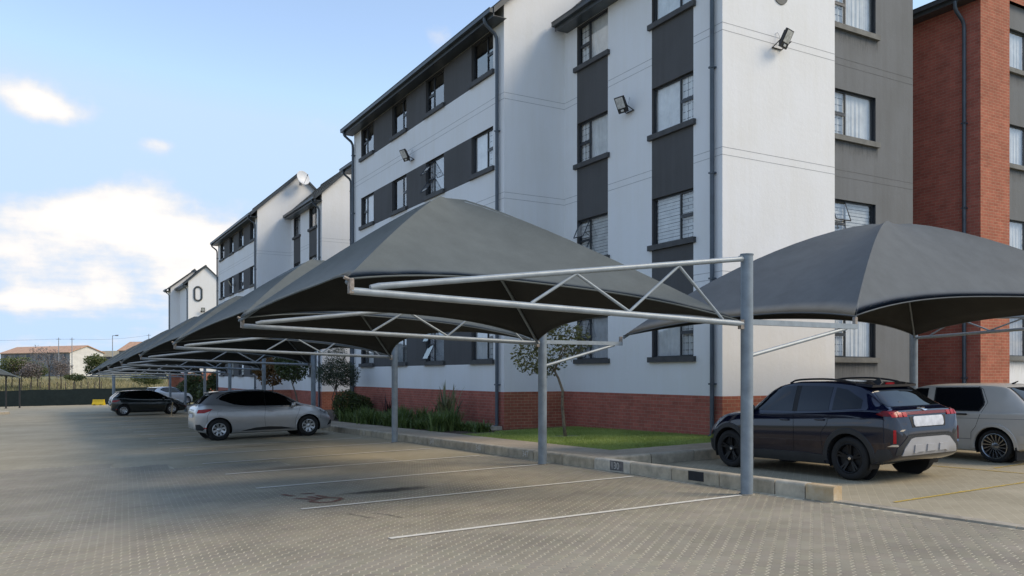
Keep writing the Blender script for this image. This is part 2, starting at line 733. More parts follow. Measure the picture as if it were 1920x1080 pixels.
M_GUTTER = pm('gutter_paint', (0.050, 0.060, 0.066), 0.38, var=0.12)
M_PIPE = pm('downpipe_paint', (0.060, 0.080, 0.100), 0.35, var=0.12)
M_TILE = pm('roof_tile', (0.125, 0.12, 0.108), 0.85, var=0.25, scale=6, bump=0.3)
M_STEEL = pm('steel_paint', (0.30, 0.345, 0.375), 0.42, metal=0.1, var=0.10, scale=7, bump=0.04, bscale=40, detail=8)
M_POST = pm('post_paint', (0.22, 0.265, 0.30), 0.45, metal=0.1, var=0.12, scale=6, bump=0.04, bscale=40, detail=8)
M_RUST = pm('bracket_rust', (0.33, 0.28, 0.24), 0.7, var=0.3, scale=30)
M_CLOTH = mat_shadecloth('shade_cloth', (0.104, 0.118, 0.116), .15)
M_CLOTHB = mat_shadecloth('shade_cloth_blue', (0.100, 0.112, 0.120), .15)
M_UNDER = mat_shadecloth('shade_cloth_underside_shaded', (0.030, 0.032, 0.032))  # same cloth, coloured darker to deepen the shade beneath the canopies
M_KERB = [pm('kerb_concrete_a', (0.52, 0.44, 0.33), 0.9, var=0.16, scale=6, bump=0.4),
          pm('kerb_concrete_b', (0.44, 0.38, 0.295), 0.9, var=0.16, scale=6, bump=0.4),
          pm('kerb_concrete_c', (0.56, 0.49, 0.385), 0.9, var=0.16, scale=6, bump=0.4)]
M_KERB_STAIN = pm('kerb_end_stained', (0.60, 0.50, 0.36), 0.9, scale=5, bump=0.4, col2=(0.46, 0.29, 0.13))
M_KERB_PALE = pm('kerb_pale_paint', (0.66, 0.60, 0.50), 0.85, var=0.14, scale=8, bump=0.3)
M_PAVER = pm('paver_concrete', (0.325, 0.280, 0.213), 0.88, var=0.13, scale=0.8, bump=0.35, bscale=150, attr='tint', detail=9)
M_SAND = pm('joint_sand', (0.66, 0.58, 0.43), 0.95, col2=(0.40, 0.345, 0.255), scale=0.7, detail=6)
PAVE_ANG = rad(50)
M_PAVE_FAR = mat_paving('paving_far', -(rad(90) - PAVE_ANG), (0.405, 0.350, 0.258), (0.375, 0.322, 0.235), (0.47, 0.405, 0.295))
M_WALK = mat_paving('walkway_paving', 0.0, (0.46, 0.38, 0.30), (0.40, 0.33, 0.255), (0.36, 0.30, 0.235))
M_SOIL = pm('garden_soil', (0.10, 0.065, 0.042), 0.95, var=0.3, scale=12, bump=0.8, bscale=30)
M_DRY = pm('dry_field', (0.30, 0.25, 0.13), 0.95, col2=(0.15, 0.16, 0.07), scale=0.25, detail=9)
M_LINE = mat_worn('line_paint', (0.74, 0.69, 0.60), keep=0.92, scale=16)
M_YLINE = mat_worn('yellow_line_paint', (0.55, 0.36, 0.06), keep=0.62, scale=11)
M_REDP = mat_worn('red_mark_paint', (0.20, 0.07, 0.045), keep=0.60, scale=12, alpha=0.75)
M_OIL = mat_worn('oil_stain', (0.065, 0.052, 0.042), keep=0.50, scale=9, stretch=(1, 2.2, 1), alpha=0.72, soft=0.2)
M_OIL2 = mat_worn('faint_stain', (0.10, 0.082, 0.058), keep=0.50, scale=5, stretch=(1, 2.2, 1), alpha=0.30, soft=0.3)
M_SKID = mat_worn('tyre_scuff', (0.10, 0.09, 0.082), keep=0.5, scale=7, alpha=0.55, soft=0.2)
M_NUM = mat_worn('stencil_paint', (0.66, 0.64, 0.60), keep=0.72, scale=40)
M_BLACKP = pm('black_paint_patch', (0.018, 0.020, 0.026), 0.7, var=0.2)
M_BARK = pm('bark', (0.20, 0.16, 0.115), 0.9, var=0.25, scale=14, bump=0.5)
M_BARKD = pm('bark_dark', (0.10, 0.082, 0.07), 0.9, var=0.25, scale=14, bump=0.5)

# ------------------------------------------------------------------ ground
def build_ground():
    ds = [-80, -40, -10, 0, 10, 20, 30, 40, 50, 60, 70, 80, 84.5, 90, 100, 115, 130, 145, 160, 185, 230, 320, 600, 1500, 4500]
    ls = [-4500, -1500, -500, -250, -120] + list(range(-80, 81, 8)) + [120, 250, 500, 1500, 4500]
    mb = MB()
    vs, fs = [], []
    for d in ds:
        for l in ls:
            x, y = place(d, l)
            vs.append((x, y, terrain(x, y)))
    n = len(ls)
    for i in range(len(ds) - 1):
        for j in range(n - 1):
            fs.append((i * n + j, i * n + j + 1, (i + 1) * n + j + 1, (i + 1) * n + j))
    mb.add(vs, fs)
    tag(mb.build('ground', M_DRY), kind='structure')


build_ground()

KX = 8.2          # front face of the long kerb


def near_cell(xc, yc):
    d = depth(xc, yc)
    l = lateral(xc, yc)
    return 4.4 < d < 16.5 and abs(l) < 0.66 * d + 0.8 and xc < KX


def sheet_quads(mb, x0, x1, y0, y1, dz=0.0):
    mb.quad((x0, y0, G(x0, y0) + dz), (x1, y0, G(x1, y0) + dz), (x1, y1, G(x1, y1) + dz), (x0, y1, G(x0, y1) + dz))


def build_paving():
    far, near = MB(), MB()
    x_lo, x_hi, y_lo, y_hi = KX - 36, 26.2, -12, 98
    nx = int(round((KX - x_lo)))
    for i in range(nx):
        x0 = x_lo + i
        for j in range(int(y_hi - y_lo)):
            y0 = y_lo + j
            if depth(x0 + .5, y0 + .5) > 83.6:
                continue
            sheet_quads(near if near_cell(x0 + .5, y0 + .5) else far, x0, x0 + 1, y0, y0 + 1)
    sheet_quads(far, KX, x_hi, y_lo, 12.0)
    for j in range(12, 91):
        sheet_quads(far, KX, KX + 1.1, j, j + 1)
    root = far.build('parking_pavement', M_PAVE_FAR)
    tag(root, kind='structure')
    bed = near.build('joint_sand', M_SAND, root)
    # real pavers: zigzag-edged blocks in running rows
    e1 = Vector((math.sin(PAVE_ANG), math.cos(PAVE_ANG), 0))
    e2 = Vector((math.cos(PAVE_ANG), -math.sin(PAVE_ANG), 0))
    Lp, Wp, amp, gj, ge = 0.208, 0.106, 0.016, 0.013, 0.002
    HT = 0.0022

    def outline(inset):
        g, e = gj / 2 + inset, ge / 2 + inset
        def zig(u):
            ph = ((u + Lp / 2) / (Lp / 2)) % 1.0
            return amp * (1 - 4 * abs(ph - .5))
        s = [-Lp / 2 + e, -.052, 0.0, .052, Lp / 2 - e]
        top = [(u, Wp / 2 - g + zig(u)) for u in s]
        bot = [(u, -Wp / 2 + g + zig(u)) for u in reversed(s)]
        return top + bot
    o_top, o_out = outline(0.002), outline(0.0)
    n = len(o_top)
    lv = [(u, v, HT) for u, v in o_top] + [(u, v, HT - .0012) for u, v in o_out] + [(u, v, -.004) for u, v in o_out]
    lf = [tuple(range(n))]
    for k in range(2):
        for i in range(n):
            lf.append((k * n + i, (k + 1) * n + i, (k + 1) * n + (i + 1) % n, k * n + (i + 1) % n))
    nrm = Vector((-SL, SL, 1)).normalized()
    b1 = (e1 - nrm * e1.dot(nrm)).normalized()
    b2 = nrm.cross(b1)
    base = Matrix((b1, b2, nrm)).transposed()
    # place all, nearest first
    spots = []
    for r in range(-230, 230):
        for c in range(-140, 140):
            p = e1 * ((c + (0.5 if r % 2 else 0)) * Lp) + e2 * (r * Wp)
            x, y = p.x + 5, p.y + 5
            i = math.floor(x - (KX - 36))
            j = math.floor(y + 12)
            if x > KX - .06 or not near_cell(KX - 36 + i + .5, -12 + j + .5):
                continue
            d = depth(x, y)
            vis = d > 6.15 and abs(lateral(x, y)) < .615 * d
            spots.append(((0 if vis else 100) + d, x, y))
    spots.sort()
    protos = []
    for k in range(6):
        me = bpy.data.meshes.new('paver')
        me.from_pydata(lv, [], lf)
        me.materials.append(M_PAVER)
        t = 0.95 + 0.10 * k / 5
        a = me.attributes.new('tint', 'FLOAT_COLOR', 'POINT')
        a.data.foreach_set('color', [c for _ in lv for c in (t, t * (1 + .02 * ((k % 3) - 1)), t * (1 - .03 * (k % 2)), 1)])
        protos.append(me)
    allv, allf, allt = [], [], []
    for idx, (dd, x, y) in enumerate(spots):
        rot = base @ Matrix.Rotation(R.uniform(-.006, .006), 3, 'X') @ Matrix.Rotation(R.uniform(-.005, .005), 3, 'Y') @ Matrix.Rotation(R.uniform(-.012, .012), 3, 'Z')
        loc = Vector((x, y, G(x, y) + R.uniform(-.0006, .0006)))
        if idx < 300:
            o = bpy.data.objects.new('paver', R.choice(protos))
            COL.objects.link(o)
            o.parent = root
            o.location = loc
            o.rotation_euler = rot.to_euler()
        else:
            bse = len(allv)
            allv.extend([tuple(rot @ Vector(v) + loc) for v in lv])
            allf.extend([tuple(i + bse for i in f) for f in lf])
            t = R.uniform(.94, 1.06)
            cc = (t, t * R.uniform(.98, 1.02), t * R.uniform(.96, 1.0), 1)
            allt.extend(cc * len(lv))
    me = bpy.data.meshes.new('paver_field')
    me.from_pydata(allv, [], allf)
    me.materials.append(M_PAVER)
    a = me.attributes.new('tint', 'FLOAT_COLOR', 'POINT')
    a.data.foreach_set('color', allt)
    o = bpy.data.objects.new('paver_field', me)
    COL.objects.link(o)
    o.parent = root
    o['kind'] = 'stuff'


build_paving()
PTOP = 0.005      # top of the real pavers above the sheet


def ground_strip(name, mat, pts, w, dz=0.009, label=None, cat=None, seg=0.25, n_edge=0.35):
    """painted strip lying on the paving, pts: polyline in plan"""
    vs, fs, ed = [], [], []
    L = 0
    line = []
    for a, b in zip(pts[:-1], pts[1:]):
        a, b = Vector((a[0], a[1])), Vector((b[0], b[1]))
        k = max(1, int((b - a).length / seg))
        for i in range(k):
            line.append(a.lerp(b, i / k))
    line.append(Vector((pts[-1][0], pts[-1][1])))
    for i, p in enumerate(line):
        t = (line[min(i + 1, len(line) - 1)] - line[max(i - 1, 0)]).normalized()
        nn = Vector((-t.y, t.x))
        for s, e in ((-1, -n_edge), (0, 0.12), (1, -n_edge)):
            q = p + nn * (w / 2 * s)
            vs.append((q.x, q.y, G(q.x, q.y) + dz))
            ed.append(e)
    for i in range(len(line) - 1):
        for s in range(2):
            fs.append((i * 3 + s, i * 3 + s + 1, i * 3 + s + 4, i * 3 + s + 3))
    o = MB().add(vs, fs).build(name, mat)
    set_attr(o, 'edge', ed, 'POINT')
    return tag(o, label, cat)


BAY_Y = [7.71, 10.2, 12.71, 15.1, 17.5, 19.94, 22.4, 24.85, 27.3, 29.7, 32.1, 34.4, 36.8, 39.2, 41.5, 43.9, 46.3, 48.6]
ORD = ['nearest', 'second', 'third', 'fourth', 'fifth', 'sixth', 'seventh', 'eighth', 'ninth', 'tenth', 'eleventh', 'twelfth',
       'thirteenth', 'fourteenth', 'fifteenth', 'sixteenth', 'seventeenth', 'eighteenth']
for i, y in enumerate(BAY_Y):
    o = ground_strip('bay_line', M_LINE, [(3.0 if i == 0 else 2.8, y), (7.85 if i != 1 else 8.0, y)], 0.085 + .002 * i,
                     label='%s white bay line from the near end of the kerbside carports' % ORD[i], cat='bay line')
    tag(o, group='white parking bay lines')
ground_strip('bay_line', M_YLINE, [(8.75, 6.2), (16.0, 6.28)], 0.09, dz=.006, label='yellow line painted across the open end of the right-hand bays', cat='bay line')
ground_strip('bay_line', M_YLINE, [(12.55, 6.3), (12.5, 11.2)], 0.08, dz=.006, label='faint yellow bay line between the black SUV and the silver hatchback', cat='bay line')
ground_strip('bay_line', M_YLINE, [(12.9, 7.4), (16.0, 7.5)], 0.07, dz=.006, label='faint yellow cross line under the tail of the old silver hatchback', cat='bay line')


# faded red letter-like mark, oil stain and scuffs in the second bay
mk = thing('painted_mark', 'faded red painted loops in the second bay left of the oil stain', 'ground mark', (0, 0, 0))
for pl in ([(2.948, 11.732), (3.035, 11.46)], [(2.996, 11.231), (3.158, 10.974)], [(3.168, 11.622), (3.366, 11.564)], [(3.19, 11.268), (3.262, 10.953), (3.072, 10.798)], [(3.314, 11.333), (3.38, 11.05)], [(3.072, 10.798), (3.152, 10.586), (3.325, 10.566), (3.495, 10.734), (3.498, 10.858), (3.364, 10.998), (3.232, 10.977)]):
    o = ground_strip('stroke', M_REDP, pl, 0.085, seg=.08, n_edge=.1)
    o.parent = mk


def blob(name, mat, c, rx, ry, ang, label, dz=.0105, n=40, jag=.25):
    vs, fs, ed = [], [], []
    rings = 6
    js = [1 + R.uniform(-jag, jag) for _ in range(n)]
    for k in range(rings + 1):
        for i in range(n):
            a = 2 * PI * i / n
            q = k / rings
            u, v = rx * q * math.cos(a) * js[i], ry * q * math.sin(a) * js[i]
            x = c[0] + u * math.cos(ang) - v * math.sin(ang)
            y = c[1] + u * math.sin(ang) + v * math.cos(ang)
            vs.append((x, y, G(x, y) + dz))
            ed.append(0.22 - 0.75 * q * q)
    for k in range(rings):
        for i in range(n):
            fs.append((k * n + i, k * n + (i + 1) % n, (k + 1) * n + (i + 1) % n, (k + 1) * n + i))
    o = MB().add(vs, fs).build(name, mat)
    set_attr(o, 'edge', ed, 'POINT')
    return tag(o, label, 'stain')


blob('oil_stain', M_OIL, (4.326, 11.169), 0.95, 0.30, rad(4), 'long dark oil stain in the second bay under the nearest canopy')
blob('oil_stain', M_OIL2, (4.194, 15.459), 1.6, 0.35, rad(2), 'wide faint brown stain in the fourth bay near the silver car')
blob('oil_stain', M_OIL2, (4.597, 21.46), 1.7, 0.45, rad(2), 'brown stain on the paving close behind the silver car')
ground_strip('tyre_scuff', M_SKID, [(3.16, 9.484), (3.265, 9.072), (3.303, 8.998)], .06, label='short dark tyre scuff left of two in front of the second bay', cat='scuff', n_edge=.15)
ground_strip('tyre_scuff', M_SKID, [(3.424, 9.328), (3.516, 9.112), (3.578, 8.786)], .06, label='short dark tyre scuff right of two in front of the second bay', cat='scuff', n_edge=.15)


# flush concrete edging running on from the kerb end
def edging():
    mb = MB()
    y = 2.0
    while y < 6.55:
        a = G(KX, y) + .0
        for (x0, x1) in ((KX + .005, KX + .155),):
            mb.add([(x0, y, G(x0, y) - .02), (x1, y, G(x1, y) - .02), (x1, y + .49, G(x1, y + .49) - .02), (x0, y + .49, G(x0, y + .49) - .02),
                    (x0, y, G(x0, y) + .022), (x1, y, G(x1, y) + .022), (x1, y + .49, G(x1, y + .49) + .022), (x0, y + .49, G(x0, y + .49) + .022)],
                   [(0, 3, 2, 1), (4, 5, 6, 7), (0, 1, 5, 4), (1, 2, 6, 5), (2, 3, 7, 6), (3, 0, 4, 7)])
        y += .5
    tag(mb.build('edging_strip', pm('edging_concrete', (.40, .345, .27), .9, var=.2, scale=5, bump=.4)), kind='structure')


edging()


# ------------------------------------------------------------------ kerbs
def kerb_mesh(L, mat):
    """upstand kerb: front face at x=0 looking to -x, rounded nose"""
    prof = [(0.0, -.05), (0.0, .155), (.006, .172), (.022, .185), (.045, .19), (.15, .19), (.15, -.05)]
    mb = MB()
    g = .006
    n = len(prof)
    vs = [(p[0], -L / 2 + g + .004, p[1]) for p in prof] + [(p[0], L / 2 - g - .004, p[1]) for p in prof]
    fs = [(i, i + n, (i + 1) % n + n, (i + 1) % n) for i in range(n)]
    fs += [tuple(range(n)), tuple(range(n, 2 * n))[::-1]]
    mb.add(vs, fs)
    me = bpy.data.meshes.new('kerb_block')
    me.from_pydata(mb.v, [], mb.f)
    me.materials.append(mat)
    return me


def text_mesh(s, size, mat, name='stencil_number'):
    cu = bpy.data.curves.new('txt', 'FONT')
    cu.body = s
    cu.size = size
    cu.align_x = 'CENTER'
    cu.align_y = 'CENTER'
    cu.resolution_u = 3
    ob = bpy.data.objects.new('txt', cu)
    COL.objects.link(ob)
    dg = bpy.context.evaluated_depsgraph_get()
    me = bpy.data.meshes.new_from_object(ob.evaluated_get(dg))
    bpy.data.objects.remove(ob)
    me.name = name
    me.materials.clear()
    me.materials.append(mat)
    o = bpy.data.objects.new(name, me)
    COL.objects.link(o)
    return o


def build_kerbs():
    ms = {}

    def km(L, mat):
        k = (L, mat.name)
        if k not in ms:
            ms[k] = kerb_mesh(L, mat)
        return ms[k]
    root = bpy.data.objects.new('kerb', None)
    COL.objects.link(root)
    root['kind'] = 'structure'

    def block(x, yc, L, mat, rz=0):
        o = bpy.data.objects.new('kerb_block', km(L, mat))
        COL.objects.link(o)
        o.parent = root
        o.location = (x, yc, G(x, yc))
        tilt = math.atan(SL)
        if rz == 0:
            o.rotation_euler = (-tilt, R.uniform(-.006, .006), R.uniform(-.005, .005))
        else:
            o.rotation_euler = (-tilt, 0, rz)
        return o
    block(KX, 6.815, .43, M_KERB_STAIN)
    block(KX, 7.275, .49, M_KERB[2])
    y = 7.52
    k = 0
    while y < 72:
        m = M_KERB[R.choice([0, 0, 1, 2] if y < 11.4 else [0, 1, 1])]
        if k == 3:
            m = M_KERB_PALE
        o = block(KX, y + .5, 1.0, m)
        num = None
        if k == 3:
            num = ('130', y + .40, M_SKID)
        elif k == 1:
            pb = MB().box(-.004, .0, -.16, .16, .035, .17).build('paint_patch', M_BLACKP, o)
            pb.location = (0, -.03, 0)
        elif k == 6:
            num = ('347', y + .30, M_NUM)
        elif k == 8:
            num = ('348', y + .30, M_NUM)
        elif k == 10:
            num = ('349', y + .75, M_NUM)
        elif k == 13:
            num = ('350', y + .30, M_NUM)
        elif k == 15:
            num = ('351', y + .60, M_NUM)
        if num:
            if k == 3:
                pb = MB().box(-.003, .0, -.20, .16, .02, .18).build('paint_patch', pm('kerb_grey_smudge', (.20, .19, .19), .85, var=.3, scale=14), o)
                pb.location = (0, num[1] - (y + .5) - .02, 0)
            tx = text_mesh(num[0], .165, M_NUM)
            tx.parent = o
            tx.location = (-.0055, num[1] - (y + .5), .095)
            tx.rotation_euler = (rad(90), 0, rad(-90))
            tx.scale = (.95, 1, 1)
        y += 1.0
        k += 1
    x = KX + .155
    while x < 20:
        block(x + .5, 11.4, 1.0, M_KERB[R.choice([0, 0, 1])], rad(90))
        x += 1.0
    # mirrored kerb of the far island at the left edge of the view
    return root


build_kerbs()


def sheet(name, mat, x0, x1, y0, y1, dz, kind='structure', step=2.0, parent=None):
    mb = MB()
    ny = max(1, int(math.ceil((y1 - y0) / step)))
    nx = max(1, int(math.ceil((x1 - x0) / step)))
    for i in range(nx):
        for j in range(ny):
            sheet_quads(mb, x0 + (x1 - x0) * i / nx, x0 + (x1 - x0) * (i + 1) / nx, y0 + (y1 - y0) * j / ny, y0 + (y1 - y0) * (j + 1) / ny, dz)
    o = mb.build(name, mat, parent)
    if parent is None:
        o['kind'] = kind
    return o


sheet('walkway', M_WALK, KX + .15, 9.4, 11.55, 72, .176)
sheet('walkway', M_WALK, 9.4, 22.6, 11.55, 12.62, .176)
sheet('garden_bed', M_SOIL, 9.4, 22.6, 12.62, 72, .150)

# ------------------------------------------------------------------ buildings
SILLS = [EYE + .30, EYE + 3.10, EYE + 5.87, EYE + 8.65]   # underside of the sills, four storeys
W_H = 1.30
EAVE = EYE + 10.46
PLINTH = EYE - .495
BOT = -0.6


def P3(plane, c, u, z, inn=0.0):
    """point on a wall: plane 'X' faces -X at x=c (u=y), plane 'Y' faces -Y at y=c (u=x); inn = metres inward"""
    return (c + inn, u, z) if plane == 'X' else (u, c + inn, z)


def wbox(mb, plane, c, u0, u1, z0, z1, i0, i1):
    if plane == 'X':
        mb.box(c + i0, c + i1, u0, u1, z0, z1)
    else:
        mb.box(u0, u1, c + i0, c + i1, z0, z1)


def wall(parent, plane, c, u0, u1, z0, z1, holes, colf, mats, gable=None, reveal=.13, revmat=None, extra_u=(), extra_z=()):
    us = sorted(set([u0, u1] + [h[0] for h in holes] + [h[1] for h in holes] + list(extra_u)))
    zs = sorted(set([z0, z1] + [h[2] for h in holes] + [h[3] for h in holes] + list(extra_z)))
    us = [u for u in us if u0 - 1e-6 <= u <= u1 + 1e-6]
    zs = [z for z in zs if z0 - 1e-6 <= z <= z1 + 1e-6]
    cells = {}
    for i in range(len(us) - 1):
        for j in range(len(zs) - 1):
            uc, zc = (us[i] + us[i + 1]) / 2, (zs[j] + zs[j + 1]) / 2
            if any(h[0] < uc < h[1] and h[2] < zc < h[3] for h in holes):
                continue
            cells[(i, j)] = colf(uc, zc)
    seen = set()
    done_gable = not gable
    for c0 in sorted(cells):
        if c0 in seen:
            continue
        k = cells[c0]
        grp, stack = [], [c0]
        seen.add(c0)
        while stack:
            q = stack.pop()
            grp.append(q)
            for di, dj in ((1, 0), (-1, 0), (0, 1), (0, -1)):
                w = (q[0] + di, q[1] + dj)
                if w in cells and w not in seen and cells[w] == k:
                    seen.add(w)
                    stack.append(w)
        mb = MB()
        ids = {}

        def vid(i, j):
            if (i, j) not in ids:
                ids[(i, j)] = len(mb.v)
                mb.v.append(P3(plane, c, us[i], zs[j]))
            return ids[(i, j)]
        for (i, j) in grp:
            mb.f.append((vid(i, j), vid(i + 1, j), vid(i + 1, j + 1), vid(i, j + 1)))
            mb.mi.append(0)
        if not done_gable and any(j == len(zs) - 2 for _, j in grp):
            pts = [P3(plane, c, u, z) for u, z in gable[2:]]
            n0 = len(mb.v)
            mb.v.extend(pts)
            mb.f.append(tuple([vid(0, len(zs) - 1), vid(len(us) - 1, len(zs) - 1)] + list(range(n0, n0 + len(pts)))))
            mb.mi.append(0)
            done_gable = True
        mb.build({'white': 'wall', 'dark': 'dark_band', 'grey': 'wall', 'brick': 'brick_wall'}.get(k, 'wall'), mats[k], parent)


def curtain_sheet(mb, plane, c, u0, u1, z0, z1, inn, waves, amp):
    n = max(6, int((u1 - u0) / .025))
    ph = R.uniform(0, 6)
    vs, fs = [], []
    for k in range(n + 1):
        u = u0 + (u1 - u0) * k / n
        w = amp * (math.sin(ph + waves * u) + .5 * math.sin(ph * 2 + waves * 2.3 * u))
        vs.append(P3(plane, c, u, z0, inn + w))
        vs.append(P3(plane, c, u, z1, inn + w * .6))
    for k in range(n):
        fs.append((2 * k, 2 * k + 2, 2 * k + 3, 2 * k + 1))
    mb.add(vs, fs)


def window(parent, plane, c, u0, u1, zs, narrow='lo', style='curtain', opened=False, sill_mat=None, bars=True, detail=True, ext=(.09, .09), h=W_H):
    """steel window: one wide fixed light, a narrow light split into two top-hung sashes; concrete sill under it"""
    z0, z1 = zs + .12, zs + h
    fi = .085
    t = .038
    fr = MB()
    wbox(fr, plane, c, u0, u1, z0, z0 + t, fi, fi + .04)
    wbox(fr, plane, c, u0, u1, z1 - t, z1, fi, fi + .04)
    wbox(fr, plane, c, u0, u0 + t, z0 + t, z1 - t, fi, fi + .04)
    wbox(fr, plane, c, u1 - t, u1, z0 + t, z1 - t, fi, fi + .04)
    w = u1 - u0
    nm = u0 + .36 * w if narrow == 'lo' else u1 - .36 * w
    wbox(fr, plane, c, nm - t / 2, nm + t / 2, z0 + t, z1 - t, fi, fi + .04)
    zm = z0 + .50 * (z1 - z0)
    nl, nh = (u0 + t, nm - t / 2) if narrow == 'lo' else (nm + t / 2, u1 - t)
    wl, wh = (nm + t / 2, u1 - t) if narrow == 'lo' else (u0 + t, nm - t / 2)
    wbox(fr, plane, c, nl, nh, zm - t * .7, zm + t * .7, fi - .002, fi + .042)
    f = fr.build('window', M_FRAME, parent)
    rv = MB()
    for (q, r) in (((u0, z0), (u0, z1)), ((u0, z1), (u1, z1)), ((u1, z1), (u1, z0)), ((u1, z0), (u0, z0))):
        rv.quad(P3(plane, c, q[0], q[1]), P3(plane, c, r[0], r[1]), P3(plane, c, r[0], r[1], .13), P3(plane, c, q[0], q[1], .13))
    rv.build('reveal', M_FRAME if plane == 'Y' else M_DARK, f)
    # sill
    sl = MB()
    wbox(sl, plane, c, u0 - ext[0], u1 + ext[1], zs, zs + .13, -.085, .0)
    wbox(sl, plane, c, u0, u1, zs + .02, zs + .118, .0, fi)
    sl.build('sill', sill_mat or M_SILL, f)
    if detail and plane == 'Y':
        st = MB()
        n = 8
        vs = [P3(plane, c, u0 - ext[0] + (w + ext[0] + ext[1]) * k / n, zz, -.0015) for zz in (zs - .75, zs - .3, zs - .002) for k in range(n + 1)]
        st.add(vs, [(q * (n + 1) + k, q * (n + 1) + k + 1, (q + 1) * (n + 1) + k + 1, (q + 1) * (n + 1) + k) for q in range(2) for k in range(n)])
        so = st.build('rain_stain', M_RAIN, f)
        set_attr(so, 'edge', [-.5] * (n + 1) + [-.12] * (n + 1) + [.10] * (n + 1), 'POINT')
    # panes
    MB().quad(P3(plane, c, wl, z0 + t, fi + .02), P3(plane, c, wh, z0 + t, fi + .02), P3(plane, c, wh, z1 - t, fi + .02), P3(plane, c, wl, z1 - t, fi + .02)).build('pane', M_GLASS, f)
    for (a, b) in ((z0 + t, zm - t * .7), (zm + t * .7, z1 - t)):
        if opened:
            sw = .30 if opened is True else opened
            hgt = b - a
            out = hgt * math.sin(sw * 1.6)
            dn = hgt * math.cos(sw * 1.6)
            p = [P3(plane, c, nl, b, fi), P3(plane, c, nh, b, fi), P3(plane, c, nh, b - dn, fi - out), P3(plane, c, nl, b - dn, fi - out)]
            MB().quad(*p).build('pane', M_GLASS, f)
            sm = MB()
            for q in range(4):
                sm.tube([p[q], p[(q + 1) % 4]], .016, 4)
            sm.tube([P3(plane, c, nl, a + .06, fi), P3(plane, c, nl, b - dn * .75, fi - out * .75)], .007, 4)
            sm.build('sash', M_FRAME, f)
        else:
            MB().quad(P3(plane, c, nl, a, fi + .02), P3(plane, c, nh, a, fi + .02), P3(plane, c, nh, b, fi + .02), P3(plane, c, nl, b, fi + .02)).build('pane', M_GLASS, f)
            if detail:
                sm = MB()
                s2 = .014
                wbox(sm, plane, c, nl, nh, a, a + s2, fi - .006, fi)
                wbox(sm, plane, c, nl, nh, b - s2, b, fi - .006, fi)
                wbox(sm, plane, c, nl, nl + s2, a + s2, b - s2, fi - .006, fi)
                wbox(sm, plane, c, nh - s2, nh, a + s2, b - s2, fi - .006, fi)
                sm.build('sash', M_FRAME, f)
    if bars and detail:
        bm_ = MB()
        for k in range(1, 7):
            z = z0 + (z1 - z0) * k / 7
            wbox(bm_, plane, c, nl, nh, z - .006, z + .006, fi + .07, fi + .08)
        for k in range(1, 3):
            u = nl + (nh - nl) * k / 3
            wbox(bm_, plane, c, u - .005, u + .005, z0, z1, fi + .081, fi + .089)
        bm_.build('burglar_bars', M_BAR, f)
    # what is behind the glass
    bk = MB()
    if style == 'blind':
        k = 0
        z = z0
        while z < z1 - .02:
            wbox(bk, plane, c, u0 + .01, u1 - .01, z, z + .072, .16 + .012 * (k % 2), .17 + .012 * (k % 2))
            z += .085
            k += 1
        bk.build('blind', M_BLIND, f)
        back = MB().quad(P3(plane, c, u0, z0, .24), P3(plane, c, u1, z0, .24), P3(plane, c, u1, z1, .24), P3(plane, c, u0, z1, .24))
        back.build('room', M_ROOM, f)
    else:
        if style in ('curtain', 'grey', 'half'):
            a, b = (u0, u1) if style != 'half' else ((u0, u0 + .62 * w) if narrow == 'hi' else (u0 + .38 * w, u1))
            curtain_sheet(bk, plane, c, a, b, z0, z1, .165, 34, .015)
            bk.build('curtain', M_CURT2 if style == 'grey' else M_CURT, f)
        back = MB().quad(P3(plane, c, u0 - .3, z0 - .3, .5), P3(plane, c, u1 + .3, z0 - .3, .5), P3(plane, c, u1 + .3, z1 + .3, .5), P3(plane, c, u0 - .3, z1 + .3, .5))
        back.build('room', M_ROOM, f)
    return f


def roof_slope(mb, x_e, z_e, x_r, z_r, y0, y1, thick=.05, tile=.30, course=.34, amp=.022, fine=True):
    """one tiled slope from eave (x_e,z_e) up to the ridge (x_r,z_r), running y0..y1, with rolled tiles and stepped courses"""
    sl = math.hypot(x_r - x_e, z_r - z_e)
    nc = max(2, int(sl / course))
    dirx, dirz = (x_r - x_e) / sl, (z_r - z_e) / sl
    nx_, nz_ = -dirz * (1 if x_r > x_e else -1), abs(dirx)
    if x_r < x_e:
        nx_ = abs(dirz)
    sub = 6 if fine else 2
    n = max(2, int((y1 - y0) / tile) * sub)
    vs, fs = [], []
    rows = []
    for c in range(nc):
        for e, lift in ((0.0, .035), (1.0, 0.0)):
            s = (c + e) / nc * sl
            row = []
            for k in range(n + 1):
                y = y0 + (y1 - y0) * k / n
                hgt = lift + (amp * (.5 + .5 * math.cos(2 * PI * k / sub)) if fine else 0)
                row.append(len(vs))
                vs.append((x_e + dirx * s + nx_ * hgt, y, z_e + dirz * s + nz_ * hgt))
            rows.append(row)
    for i in range(len(rows) - 1):
        for k in range(n):
            fs.append((rows[i][k], rows[i][k + 1], rows[i + 1][k + 1], rows[i + 1][k]))
    mb.add(vs, fs)
    # boards under the tiles
    o = thick
    mb.add([(x_e, y0, z_e - o), (x_e, y1, z_e - o), (x_r, y1, z_r - o), (x_r, y0, z_r - o), (x_e, y0, z_e), (x_e, y1, z_e), (x_r, y1, z_r), (x_r, y0, z_r)],
           [(0, 1, 2, 3), (4, 5, 1, 0), (5, 6, 2, 1), (7, 4, 0, 3)])


